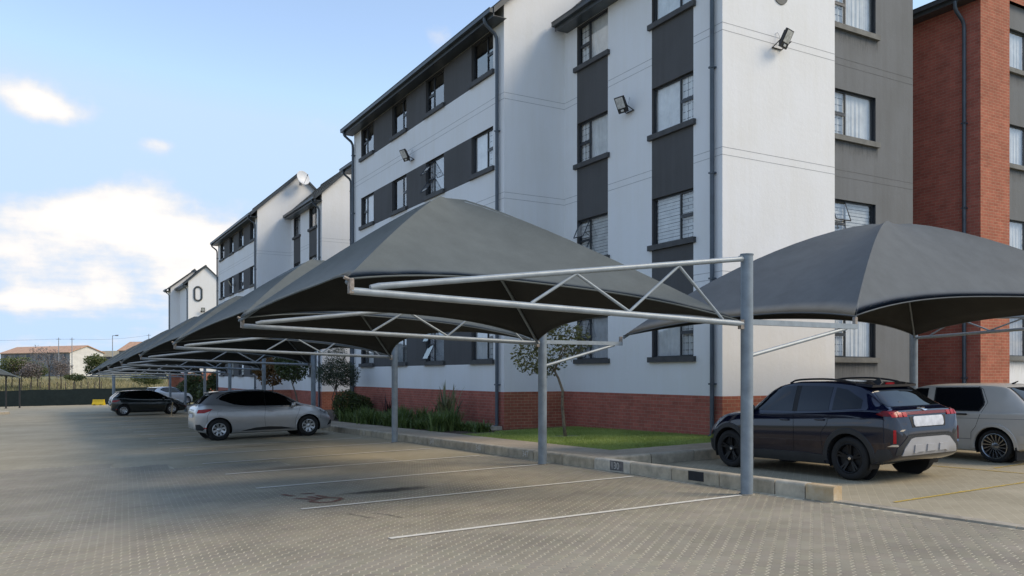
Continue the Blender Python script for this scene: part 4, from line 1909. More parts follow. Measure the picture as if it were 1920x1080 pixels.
class Car:
    def __init__(self, name, label, S, loc, rotz, paint, glass, tilt=True):
        self.S = S
        self.root = thing(name, label, 'car', loc, rotz, world_parts=False)
        if tilt:
            # the paving slopes a little under the car
            q = Vector((0, 0, 1)).rotation_difference(Vector((-SL, SL, 1)).normalized()).to_matrix().to_4x4() @ Matrix.Rotation(rotz, 4, 'Z')
            self.root.rotation_euler = q.to_euler()
        self.paint = paint
        self.glass = glass
        self.body()
        self.wheels()

    def body(self):
        S = self.S
        zt, zb, bl, wm, wt = [curve_of(S[k]) for k in ('zt', 'zb', 'belt', 'wm', 'wt')]
        x0, x1 = S['zt'][0][0], S['zt'][-1][0]
        n = 110
        xs = []
        for i in range(n + 1):
            t = i / n
            # denser near both ends
            t = t - .11 * math.sin(2 * PI * t)
            xs.append(x0 + (x1 - x0) * t)
        drop = S.get('drop', .075)
        secs = []
        for x in xs:
            b, tp, w, we = zb(x), zt(x), wm(x), wt(x)
            be = min(bl(x), tp - .05)
            hb = be - b
            wbelt = w - S.get('tuck', .035)
            we = min(we, wbelt - .01)
            gh = tp - be
            dr = min(drop, gh * .5)
            pts = [(0, b), (w * .55, b), (w * .90, b + .012), (w * .965, b + .07 * min(1, hb / .5)), (w * .985, b + .28 * hb), (w, b + .56 * hb), (w * .992, b + .80 * hb),
                   (wbelt + .016, be - .022), (wbelt + .004, be - .003), (wbelt - .010, be + .010), (wbelt + (we - wbelt) * .42, be + (gh - dr) * .46), (we, tp - dr), (we * .90, tp - dr * .38), (we * .6, tp - dr * .10), (0, tp)]
            secs.append(crom(pts, 5))
        m = len(secs[0])
        vs, fs = [], []
        for x, sc in zip(xs, secs):
            for (y, z) in sc:
                vs.append((x, y, z))
            for (y, z) in sc[1:-1]:
                vs.append((x, -y, z))
        per = m + m - 2

        def idx(i, k):
            # k runs 0..per: once around the section
            k %= per
            if k < m:
                return i * per + k
            return i * per + m + (per - k) - 1
        for i in range(n):
            for k in range(per):
                fs.append((idx(i, k), idx(i + 1, k), idx(i + 1, k + 1), idx(i, k + 1)))
        fs.append(tuple(idx(0, k) for k in range(per)))
        fs.append(tuple(idx(n, k) for k in range(per))[::-1])
        me = bpy.data.meshes.new('body')
        me.from_pydata(vs, [], fs)
        bm = bmesh.new()
        bm.from_mesh(me)
        bmesh.ops.recalc_face_normals(bm, faces=bm.faces[:])
        bm.to_mesh(me)
        self.bvh = BVHTree.FromBMesh(bm)
        bm.free()
        me.materials.append(self.paint)
        o = bpy.data.objects.new('body', me)
        COL.objects.link(o)
        # wheel arches
        cut = MB()
        ra = S['r'] + S.get('gap', .045)
        for ax in S['axles']:
            for sy in (-1, 1):
                cut.tube([(ax, sy * (S['hw'] - .27), S['r']), (ax, sy * (S['hw'] + .2), S['r'])], ra, 40)
        co = cut.build('arch_cutter', self.paint)
        md = o.modifiers.new('arches', 'BOOLEAN')
        md.object = co
        md.operation = 'DIFFERENCE'
        md.solver = 'EXACT'
        dg = bpy.context.evaluated_depsgraph_get()
        nm = bpy.data.meshes.new_from_object(o.evaluated_get(dg))
        o.modifiers.clear()
        o.data = nm
        nm.name = 'body'
        bpy.data.objects.remove(co)
        nm.polygons.foreach_set('use_smooth', [True] * len(nm.polygons))
        nm.set_sharp_from_angle(angle=rad(42))
        o.parent = self.root
        self.bo = o
        # dark liners inside the arches
        for ax in S['axles']:
            for sy in (-1, 1):
                l = MB()
                l.tube([(ax, sy * (S['hw'] - .268), S['r']), (ax, sy * (S['hw'] - .035), S['r'])], ra - .004, 32, caps=False)
                ring = [(ax + (ra - .004) * math.cos(2 * PI * k / 32), sy * (S['hw'] - .262), S['r'] + (ra - .004) * math.sin(2 * PI * k / 32)) for k in range(32)]
                l.add(ring, [tuple(range(32))])
                l.f = [f for f in l.f if sum(l.v[i][2] for i in f) / len(f) > S['zclear']] 
                l.build('wheel_arch_liner', M_BLACKT, o)

    def wheels(self):
        S = self.S
        r = S['r']
        tw = S.get('tw', .195)
        rr = S.get('rim', r * .66)
        for ai, ax in enumerate(S['axles']):
            for sy in (-1, 1):
                t = MB()
                prof = [(rr - .004, -tw / 2 + .02), (rr + .012, -tw / 2 + .006), (r - .05, -tw / 2), (r - .018, -tw / 2 + .012), (r - .003, -tw / 2 + .035), (r, -tw / 4), (r, tw / 4), (r - .003, tw / 2 - .035), (r - .018, tw / 2 - .012), (r - .05, tw / 2), (rr + .012, tw / 2 - .006), (rr - .004, tw / 2 - .02)]
                t.lathe(prof, 40)
                w = t.build('wheel', M_TYRE, self.root, smooth=True)
                w.location = (ax, sy * (S['hw'] - tw / 2 - .02), r)
                if sy > 0:
                    w.rotation_euler = (0, 0, PI)
                # rim (outer side at -y)
                m = MB()
                m.lathe([(rr, -tw / 2 + .012), (rr - .012, -tw / 2 + .008), (rr - .024, -tw / 2 + .02), (rr - .028, 0.0)], 40)
                ns = S.get('spokes', 5)
                dbl = S.get('double', False)
                twist = S.get('twist', 0.0)
                sw = S.get('sw', .030)
                for k in range(ns):
                    angs = [2 * PI * k / ns + .3]
                    if dbl:
                        angs = [angs[0] - .13, angs[0] + .13]
                    for a in angs:
                        c, s_ = math.cos(a), math.sin(a)
                        c2, s2 = math.cos(a + twist), math.sin(a + twist)
                        q = []
                        for (rad_, hw_, yy, cc, ss) in ((.045, sw * .8, -tw / 2 + .045, c, s_), (rr - .018, sw * (1.15 if not dbl else .8), -tw / 2 + .018, c2, s2)):
                            for sg in (-1, 1):
                                for dy in (0, .03):
                                    q.append((rad_ * cc - sg * hw_ * ss, yy + dy, rad_ * ss + sg * hw_ * cc))
                        m.add(q, [(0, 4, 6, 2), (0, 1, 5, 4), (2, 6, 7, 3), (1, 3, 7, 5)])
                m.lathe([(0.0, -tw / 2 + .030), (.035, -tw / 2 + .032), (.062, -tw / 2 + .042), (.066, -tw / 2 + .08)], 20)
                m.build('rim', S['rimmat'], w, angle=35)
                bk = MB()
                bk.lathe([(0, -tw / 2 + .085), (rr - .026, -tw / 2 + .085)], 24)
                bk.build('brake_disc', S.get('backmat', M_BLACKT), w)
                if S.get('cap'):
                    cp = MB()
                    cp.lathe([(0.0, -tw / 2 + .026), (.024, -tw / 2 + .027), (.028, -tw / 2 + .034)], 14)
                    cp.build('hub_cap', S['cap'], w)

    def ray(self, o, d):
        h = self.bvh.ray_cast(Vector(o), Vector(d))
        return h[0], h[1]

    def patch(self, name, poly, view, mat, off=.004, parent=None, cell=.05, rim=True, side=-1, flat=False, smooth=True):
        """panel of the given outline laid on the body. view 'side': (x,z) seen from y=side*inf; 'rear'/'front': (y,z); 'top': (x,y)"""
        xs = [p[0] for p in poly]
        ys = [p[1] for p in poly]
        nx = max(1, int(math.ceil((max(xs) - min(xs)) / cell)))
        ny = max(1, int(math.ceil((max(ys) - min(ys)) / cell)))
        vid = {}
        V, F = [], []

        def vert(p):
            k = (round(p[0], 5), round(p[1], 5))
            if k in vid:
                return vid[k]
            if view == 'side':
                o, d = (p[0], side * 3, p[1]), (0, -side, 0)
            elif view == 'rear':
                o, d = (-6, p[0], p[1]), (1, 0, 0)
            elif view == 'front':
                o, d = (6, p[0], p[1]), (-1, 0, 0)
            else:
                o, d = (p[0], p[1], 4), (0, 0, -1)
            h, nn = self.ray(o, d)
            if h is None:
                h, nn = self.last
            self.last = (h, nn)
            dv = Vector(d)
            if nn.dot(dv) > 0:
                nn = -nn
            push = nn if not flat else -dv
            vid[k] = len(V)
            V.append((h + push * off, h - push * .012))
            return vid[k]
        self.last = (Vector((0, 0, 1)), Vector((0, 0, 1)))
        for i in range(nx):
            for j in range(ny):
                a0, a1 = min(xs) + (max(xs) - min(xs)) * i / nx, min(xs) + (max(xs) - min(xs)) * (i + 1) / nx
                b0, b1 = min(ys) + (max(ys) - min(ys)) * j / ny, min(ys) + (max(ys) - min(ys)) * (j + 1) / ny
                q = clip_cell(list(poly), a0, a1, b0, b1)
                ids = []
                for p in q:
                    v = vert(p)
                    if v not in ids:
                        ids.append(v)
                if len(ids) >= 3:
                    F.append(tuple(ids))
        mb = MB()
        mb.v = [tuple(v[0]) for v in V]
        mb.f = list(F)
        if rim:
            cnt = {}
            for f in F:
                for a, b in zip(f, f[1:] + f[:1]):
                    cnt[(min(a, b), max(a, b))] = cnt.get((min(a, b), max(a, b)), 0) + 1
            n0 = len(mb.v)
            mb.v += [tuple(v[1]) for v in V]
            for (a, b), c in cnt.items():
                if c == 1:
                    mb.f.append((a, b, b + n0, a + n0))
        mb.mi = [0] * len(mb.f)
        o = mb.build(name, mat, parent or self.bo, angle=40)
        return o

    def seam(self, pts, view='side', side=-1, w=.007, name='door_seam', mat=None, off=.0015):
        poly = []
        L, Rr = [], []
        for i, p in enumerate(pts):
            a = pts[max(i - 1, 0)]
            b = pts[min(i + 1, len(pts) - 1)]
            t = Vector((b[0] - a[0], b[1] - a[1])).normalized()
            nn = Vector((-t.y, t.x)) * w / 2
            L.append((p[0] + nn.x, p[1] + nn.y))
            Rr.append((p[0] - nn.x, p[1] - nn.y))
        V, F = [], []
        for (l, r) in zip(L, Rr):
            for p in (l, r):
                if view == 'side':
                    o, d = (p[0], side * 3, p[1]), (0, -side, 0)
                elif view == 'rear':
                    o, d = (-6, p[0], p[1]), (1, 0, 0)
                elif view == 'front':
                    o, d = (6, p[0], p[1]), (-1, 0, 0)
                else:
                    o, d = (p[0], p[1], 4), (0, 0, -1)
                h, n = self.ray(o, d)
                if h is None:
                    return None
                if n.dot(Vector(d)) > 0:
                    n = -n
                V.append(tuple(h + n * off))
        for i in range(len(pts) - 1):
            F.append((2 * i, 2 * i + 1, 2 * i + 3, 2 * i + 2))
        return MB().add(V, F).build(name, mat or M_SEAM, self.bo)

    def dense(self, pts, step=.05):
        out = []
        for a, b in zip(pts[:-1], pts[1:]):
            n = max(1, int(math.hypot(b[0] - a[0], b[1] - a[1]) / step))
            for i in range(n):
                out.append((a[0] + (b[0] - a[0]) * i / n, a[1] + (b[1] - a[1]) * i / n))
        out.append(pts[-1])
        return out

    def arch_ring(self, ax, r0, r1, mat, side, a0=-8, a1=188, off=.014, name='arch_cladding'):
        z = self.S['r']
        outer = [(ax + r1 * math.cos(rad(a)), z + r1 * math.sin(rad(a))) for a in range(a0, a1 + 1, 7)]
        inner = [(ax + r0 * math.cos(rad(a)), z + r0 * math.sin(rad(a))) for a in range(a1, a0 - 1, -7)]
        V, F = [], []
        # quads ring by ring so that the concave outline stays clean
        for a in range(a0, a1 + 1, 7):
            for rr, of in ((r1, .001), (r1 - .008, off), (r0 + .004, off), (r0, -.02)):
                p = (ax + rr * math.cos(rad(a)), max(self.S['zclear'] + .01, z + rr * math.sin(rad(a))))
                h, n = self.ray((p[0], side * 3, p[1]), (0, -side, 0))
                if h is None:
                    h = Vector((p[0], side * self.S['hw'] * .9, p[1]))
                V.append((h.x, h.y + side * of, h.z))
        k = (len(V) // 4)
        for i in range(k - 1):
            for j in range(3):
                F.append((i * 4 + j, i * 4 + j + 1, i * 4 + j + 5, i * 4 + j + 4))
        return MB().add(V, F).build(name, mat, self.bo, angle=40)

    def mirror(self, x, z, side, mat, y=None, s=1.0):
        y = y if y is not None else self.S['hw'] - .02
        m = MB()
        m.cbox((0, 0, 0), (.12 * s, .19 * s, .13 * s), .035)
        o = m.build('mirror', mat, self.root, angle=60)
        o.location = (x, side * (y + .09), z)
        a = MB()
        a.tube([(x + .02, side * (y - .06), z - .05), (x, side * (y + .03), z - .03)], .025, 6)
        a.build('mirror_arm', M_BLACKT, self.root)
        return o

    def handle(self, x, z, side, mat, L=.17):
        h, n = self.ray((x, side * 3, z), (0, -side, 0))
        if h is None:
            return
        m = MB()
        m.cbox((h.x, h.y + side * .022, h.z), (L, .022, .028), .008)
        m.cbox((h.x - L * .4, h.y + side * .008, h.z), (.03, .03, .02), .006)
        m.cbox((h.x + L * .4, h.y + side * .008, h.z), (.03, .03, .02), .006)
        m.build('door_handle', mat, self.bo, angle=50)


def paintmat(name, col, metal=.35, rough=.28, coat=1.0, spec=.5):
    m = pm(name, col, rough, metal=metal, var=.03, scale=3, coat=coat, spec=spec)
    return m


M_BLACKT = pm('black_trim', (.012, .012, .013), .65, var=.2)
M_CLAD = pm('grey_black_cladding', (.022, .023, .024), .55, var=.15, bump=.1)
M_TYRE = pm('tyre_rubber', (.016, .016, .016), .85, var=.2, bump=.1)
M_SEAM = pm('panel_gap', (.004, .004, .004), .9)
M_CHROME = pm('chrome', (.75, .76, .78), .12, metal=1.0, var=.02)
M_ALLOY = pm('alloy_silver', (.52, .53, .54), .32, metal=.75, var=.06)
M_ALLOYB = pm('alloy_black', (.008, .008, .009), .38, metal=.1, spec=.35, var=.1)
M_ALLOYM = pm('alloy_machined', (.30, .31, .32), .25, metal=.9, var=.1)
M_TAIL = pm('tail_light_red', (.42, .010, .014), .25, spec=.3, coat=.12, var=.15, scale=30)
M_TAILD = pm('tail_light_dark_red', (.16, .008, .010), .2, spec=.3, coat=.15, var=.15, scale=30)
M_HEAD = pm('head_light', (.10, .11, .12), .06, metal=.5, coat=1.0, var=.4, scale=25)
M_PLATE = pm('number_plate', (.62, .63, .66), .4, var=.12, scale=9)
M_SKIDP = pm('silver_bumper_plate', (.42, .41, .41), .42, metal=.25, var=.05)
M_CGLASS = pm('car_glass_dark', (.003, .004, .005), .015, spec=.5, var=.0)
M_CGLASS2 = pm('car_glass_smoke', (.006, .008, .011), .015, spec=.55, var=.0)


def suv():
    S = dict(
        zt=[(-2.0, .72), (-1.985, .90), (-1.955, 1.02), (-1.92, 1.075), (-1.84, 1.11), (-1.62, 1.25), (-1.38, 1.415), (-1.25, 1.475), (-1.0, 1.515), (-.5, 1.548), (-.05, 1.55), (.28, 1.505), (.50, 1.42), (.86, 1.16), (1.0, 1.075), (1.12, 1.03), (1.4, .995), (1.66, .945), (1.84, .87), (1.95, .76), (2.0, .62)],
        zb=[(-2.0, .46), (-1.96, .38), (-1.80, .30), (-1.5, .235), (-1.0, .20), (1.0, .20), (1.6, .22), (1.9, .27), (2.0, .36)],
        belt=[(-2.0, 1.0), (-1.85, 1.065), (-1.4, 1.085), (-1.0, 1.065), (0, 1.02), (.9, .99), (1.3, .96), (2.0, .62)],
        wm=[(-2.0, .60), (-1.985, .72), (-1.94, .80), (-1.8, .852), (-1.5, .878), (-1.2, .882), (0, .872), (1.2, .882), (1.6, .862), (1.84, .79), (1.95, .69), (2.0, .55)],
        wt=[(-2.0, .50), (-1.92, .715), (-1.84, .705), (-1.62, .65), (-1.38, .60), (-1.0, .595), (0, .605), (.4, .60), (.9, .665), (1.1, .72), (1.5, .715), (1.84, .64), (2.0, .4)],
        axles=(-1.215, 1.305), r=.338, hw=.885, rim=.235, tw=.205, spokes=5, double=True, sw=.020, rimmat=M_ALLOYB, zclear=.20, gap=.05, cap=M_CHROME, tuck=.05)
    K = .93
    x, y = 10.05 + .80, 8.88 + .09
    c = Car('parked_suv', 'glossy black SUV with roof rails parked beside the kerb end', S, (x, y, G(x, y) + .001), rad(90), paintmat('suv_paint', (.0019, .0040, .017), .0, .10, .8, .40), M_CGLASS)
    c.root.scale = (K, K, K)
    gm = M_CGLASS
    for sd in (-1, 1):
        c.patch('side_window', [(.83, 1.055), (.36, 1.40), (.20, 1.452), (-.06, 1.462), (-.10, 1.045)], 'side', M_CGLASS2, side=sd)
        c.patch('side_window', [(-.20, 1.047), (-.16, 1.462), (-.62, 1.45), (-.78, 1.435), (-.83, 1.075)], 'side', M_CGLASS2, side=sd)
        c.patch('quarter_window', [(-.90, 1.08), (-.85, 1.43), (-1.06, 1.395), (-1.38, 1.24), (-1.42, 1.115)], 'side', gm, side=sd)
        c.patch('door_pillar', [(-.105, 1.045), (-.065, 1.462), (-.155, 1.462), (-.195, 1.047)], 'side', M_BLACKT, side=sd, off=.003)
        for ax in S['axles']:
            c.arch_ring(ax, .386, .475, M_CLAD, sd)
        # sill cladding between the arches
        c.patch('sill_cladding', [(-.76, .23), (.85, .23), (.85, .36), (.5, .385), (-.4, .385), (-.76, .36)], 'side', M_CLAD, side=sd, off=.016)
        c.patch('bumper_cladding', [(-1.93, .40), (-1.68, .27), (-1.66, .40), (-1.72, .50), (-1.90, .52)], 'side', M_CLAD, side=sd, off=.010)
        c.patch('bumper_cladding', [(1.78, .27), (1.93, .36), (1.90, .50), (1.78, .48)], 'side', M_CLAD, side=sd, off=.010)
        c.seam(c.dense([(-.15, 1.04), (-.17, .75), (-.15, .40)]), side=sd)
        c.seam(c.dense([(.93, 1.0), (.90, .70), (.84, .40)]), side=sd)
        c.seam(c.dense([(-.86, 1.07), (-.84, .86), (-.72, .72), (-.74, .40)]), side=sd)
        c.handle(.02, .905, sd, c.paint)
        c.handle(-.70, .925, sd, c.paint)
        c.mirror(.80, 1.075, sd, c.paint, y=.80, s=1.1)
        # crease highlight line over the rear wheel
        c.patch('shoulder_crease', c.dense([(-1.80, .985), (-.95, .975), (-.70, .93), (-.70, .918), (-.96, .955), (-1.80, .968)], .1), 'side', c.paint, side=sd, off=.014)
        c.patch('head_light', [(1.72, .86), (1.90, .80), (1.86, .83), (1.66, .90)], 'side', M_CHROME, side=sd)
        c.patch('tail_light', [(-1.955, 1.0), (-1.80, 1.0), (-1.70, 1.03), (-1.80, 1.075), (-1.93, 1.07)], 'side', M_TAILD, side=sd, off=.012)
        # roof rails
        rl = MB()
        pts = []
        for k in range(15):
            x_ = .15 - 1.35 * k / 14
            h, n = c.ray((x_, sd * .545, 4), (0, 0, -1))
            e = math.sin(PI * k / 14) ** .35
            pts.append((x_, sd * .545, h.z + .005 + .045 * e))
        rl.tube(pts, .016, 8)
        rl.build('roof_rail', M_BLACKT, c.root, smooth=True)
    # tail: glass, spoiler, light bar, plate, bumper parts
    c.patch('rear_window', [(-.50, 1.385), (.50, 1.385), (.62, 1.19), (.635, 1.135), (-.635, 1.135), (-.62, 1.19)], 'rear', gm, off=.006)
    sp = MB()
    sp.add([(-1.16, -.56, 1.500), (-1.16, .56, 1.500), (-1.44, .53, 1.462), (-1.44, -.53, 1.462), (-1.16, -.57, 1.46), (-1.16, .57, 1.46), (-1.43, .54, 1.425), (-1.43, -.54, 1.425)],
           [(0, 1, 2, 3), (7, 6, 5, 4), (3, 2, 6, 7), (0, 3, 7, 4), (1, 5, 6, 2), (0, 4, 5, 1)])
    sp.build('spoiler', c.paint, c.root)
    c.patch('brake_light', [(-.10, 1.435), (.10, 1.435), (.10, 1.445), (-.10, 1.445)], 'rear', M_TAIL, off=.05)
    c.patch('light_bar', [(-.78, 1.012), (.78, 1.012), (.76, 1.055), (-.76, 1.055)], 'rear', M_TAILD, off=.010)
    for sd in (-1, 1):
        for k in range(3):
            yy = sd * (.74 - .105 * k)
            c.patch('tail_light', [(yy - .040, .985), (yy + .040, .985), (yy + .045, 1.05), (yy - .045, 1.05)], 'rear', M_TAIL, off=.014)
        c.patch('reflector', [(sd * .775 - .016, .60), (sd * .775 + .016, .60), (sd * .775 + .016, .80), (sd * .775 - .016, .80)], 'rear', M_TAIL, off=.012)
        c.patch('reflector_trim', [(sd * .775 - .05, .555), (sd * .775 + .05, .555), (sd * .775 + .02, .585), (sd * .775 - .04, .585)], 'rear', M_CHROME, off=.014)
    c.patch('tailgate_recess', [(-.40, .82), (.40, .82), (.44, .985), (-.44, .985)], 'rear', M_BLACKT, off=.003)
    c.patch('number_plate', [(-.335, .835), (.335, .835), (.36, .87), (.36, .96), (.335, .985), (-.335, .985), (-.36, .96), (-.36, .87)], 'rear', M_PLATE, off=.014)
    c.patch('bumper_step', [(-.66, .775), (.66, .775), (.60, .80), (-.60, .80)], 'rear', c.paint, off=.035)
    c.patch('bumper_cladding', [(-.76, .43), (.76, .43), (.74, .53), (.52, .70), (-.52, .70), (-.74, .53)], 'rear', M_CLAD, off=.010)
    c.patch('skid_plate', [(-.66, .42), (.66, .42), (.62, .52), (.47, .655), (.36, .675), (-.36, .675), (-.47, .655), (-.62, .52)], 'rear', M_SKIDP, off=.022)
    for k in (-1, 0, 1):
        c.patch('skid_rib', [(k * .30 - .12, .46), (k * .30 + .12, .46), (k * .30 + .10, .565), (k * .30 - .10, .565)], 'rear', M_SKIDP, off=.040)
    for pts in ([(-.07, 1.095), (-.02, 1.12), (.07, 1.105), (.0, 1.098)], [(.07, 1.080), (.02, 1.055), (-.07, 1.07), (.0, 1.077)]):
        c.patch('emblem', pts, 'rear', M_CHROME, off=.016)
    wp = MB()
    h, n = c.ray((-6, .05, 1.19), (1, 0, 0))
    wp.tube([(h.x - .02, .02, 1.165), (h.x + .01, .30, 1.195)], .010, 6)
    wp.build('wiper', M_BLACKT, c.root)
    an = MB()
    an.add([(-1.05, -.02, 1.51), (-1.05, .02, 1.51), (-1.22, .02, 1.49), (-1.22, -.02, 1.49), (-1.17, 0, 1.57)], [(0, 1, 4), (1, 2, 4), (2, 3, 4), (3, 0, 4)])
    an.build('antenna_fin', M_BLACKT, c.root)
    c.patch('windscreen', [(-.58, 1.45), (.58, 1.45), (.66, 1.12), (-.66, 1.12)], 'front', gm)
    c.patch('grille', [(-.50, .66), (.50, .66), (.54, .78), (-.54, .78)], 'front', M_BLACKT)
    return c


def hatch(name, label, loc, rotz, paint, glassm, sc=1.0, full=True, rims=None):
    """modern three-window hatchback with sweeping roof and coloured lamps"""
    k = sc
    S = dict(
        zt=[(-2.03, .55), (-2.015, .78), (-1.985, .93), (-1.93, 1.02), (-1.84, 1.10), (-1.62, 1.285), (-1.50, 1.365), (-1.40, 1.40), (-1.1, 1.432), (-.6, 1.452), (-.15, 1.445), (.15, 1.41), (.45, 1.315), (.85, 1.115), (1.05, 1.01), (1.16, .975), (1.4, .925), (1.66, .84), (1.86, .735), (1.97, .63), (2.03, .50)],
        zb=[(-2.03, .36), (-1.96, .30), (-1.7, .21), (-1.2, .18), (1.0, .17), (1.6, .18), (1.95, .22), (2.03, .30)],
        belt=[(-2.03, .95), (-1.7, 1.035), (-1.4, 1.03), (-.8, .965), (0, .93), (.9, .915), (1.3, .88), (2.03, .5)],
        wm=[(-2.03, .50), (-2.01, .64), (-1.95, .74), (-1.8, .82), (-1.5, .862), (-1.2, .870), (0, .845), (.9, .85), (1.2, .862), (1.5, .845), (1.80, .755), (1.95, .62), (2.03, .44)],
        wt=[(-2.03, .40), (-1.93, .62), (-1.84, .62), (-1.5, .56), (-1.1, .565), (0, .58), (.4, .575), (.95, .63), (1.2, .66), (1.5, .64), (1.84, .54), (2.03, .3)],
        axles=(-1.385, 1.205), r=.312, hw=.872, rim=.195, tw=.19, spokes=8, sw=.030, rimmat=rims or M_ALLOY, zclear=.17, gap=.045, tuck=.05)
    S = {q: ([(a * k, b * k) for a, b in v] if isinstance(v, list) else (tuple(a * k for a in v) if q == 'axles' else (v * k if q in ('r', 'hw', 'rim', 'tw', 'zclear', 'tuck', 'gap') else v))) for q, v in S.items()}
    c = Car(name, label, S, loc, rotz, paint, glassm)

    def sc_(l):
        return [(a * k, b * k) for a, b in l]
    for sd in (-1, 1):
        c.patch('side_window', sc_([(.98, .945), (.80, 1.055), (.42, 1.265), (.16, 1.355), (-.05, 1.385), (-.05, .955)]), 'side', glassm, side=sd)
        c.patch('side_window', sc_([(-.055, .955), (-.055, 1.385), (-.5, 1.395), (-1.0, 1.365), (-1.26, 1.28), (-1.36, 1.20), (-1.34, 1.165), (-.95, 1.02), (-.6, .972)]), 'side', glassm, side=sd)
        c.patch('tail_light', sc_([(-1.97, .80), (-1.78, .80), (-1.62, .86), (-1.56, .91), (-1.70, .915), (-1.93, .90)]), 'side', M_TAIL, side=sd, off=.010)
        c.patch('head_light', sc_([(1.92, .635), (1.70, .68), (1.55, .78), (1.66, .775), (1.86, .70)]), 'side', M_HEAD, side=sd, off=.006)
        if not full:
            continue
        c.patch('sill_trim', sc_([(-.78, .25), (.78, .25), (.4, .325), (0, .345), (-.35, .33)]), 'side', M_BLACKT, side=sd, off=.006)
        c.patch('bumper_grille', sc_([(1.80, .30), (1.97, .34), (1.97, .46), (1.90, .44)]), 'side', M_BLACKT, side=sd, off=.006)
        c.patch('bumper_insert', sc_([(-1.99, .32), (-1.82, .30), (-1.78, .36), (-1.90, .48), (-2.0, .48)]), 'side', M_BLACKT, side=sd, off=.008)
        c.patch('reflector', sc_([(-1.80, .355), (-1.72, .355), (-1.72, .385), (-1.80, .385)]), 'side', M_TAIL, side=sd, off=.01)
        c.seam(c.dense(sc_([(-.06, .95), (-.10, .6), (-.06, .27)])), side=sd)
        c.seam(c.dense(sc_([(.98, .93), (.90, .70), (.82, .55), (.80, .27)])), side=sd)
        c.handle(.08 * k, .80 * k, sd, paint)
        for ax in S['axles']:
            c.arch_ring(ax, S['r'] + .044 * k, S['r'] + .072 * k, paint, sd, off=.009, name='arch_lip')
        c.seam(c.dense(sc_([(-1.62, .86), (-1.70, .72), (-1.72, .50)])), side=sd, name='bumper_seam')
        c.seam(c.dense(sc_([(1.60, .72), (1.58, .60), (1.56, .52)])), side=sd, name='bumper_seam')
        c.seam(c.dense(sc_([(-1.42, 1.20), (-1.28, 1.30), (-1.0, 1.385), (-.5, 1.412), (-.05, 1.402), (.18, 1.37), (.45, 1.275), (.84, 1.06)])), side=sd, name='window_trim', w=.022, mat=M_BLACKT, off=.005)
        c.mirror(.74 * k, .965 * k, sd, paint, y=.80 * k)
        c.seam(c.dense(sc_([(-1.30, .86), (-1.42, .84), (-1.43, .74), (-1.32, .72)])), side=sd, name='fuel_flap', w=.005)
    c.patch('rear_window', sc_([(-.48, 1.34), (.48, 1.34), (.58, 1.06), (-.58, 1.06)]), 'rear', glassm, off=.006)
    c.patch('number_plate', sc_([(-.26, .66), (.26, .66), (.26, .77), (-.26, .77)]), 'rear', M_PLATE, off=.01)
    c.patch('windscreen', sc_([(-.55, 1.37), (.55, 1.37), (.63, 1.03), (-.63, 1.03)]), 'front', glassm)
    sp = MB()
    sp.add([(a * k, b * k, d * k) for a, b, d in [(-1.30, -.52, 1.415), (-1.30, .52, 1.415), (-1.60, .50, 1.385), (-1.60, -.50, 1.385), (-1.30, -.53, 1.385), (-1.30, .53, 1.385), (-1.59, .51, 1.36), (-1.59, -.51, 1.36)]],
           [(0, 1, 2, 3), (7, 6, 5, 4), (3, 2, 6, 7), (0, 3, 7, 4), (1, 5, 6, 2), (0, 4, 5, 1)])
    sp.build('spoiler', paint, c.root)
    return c


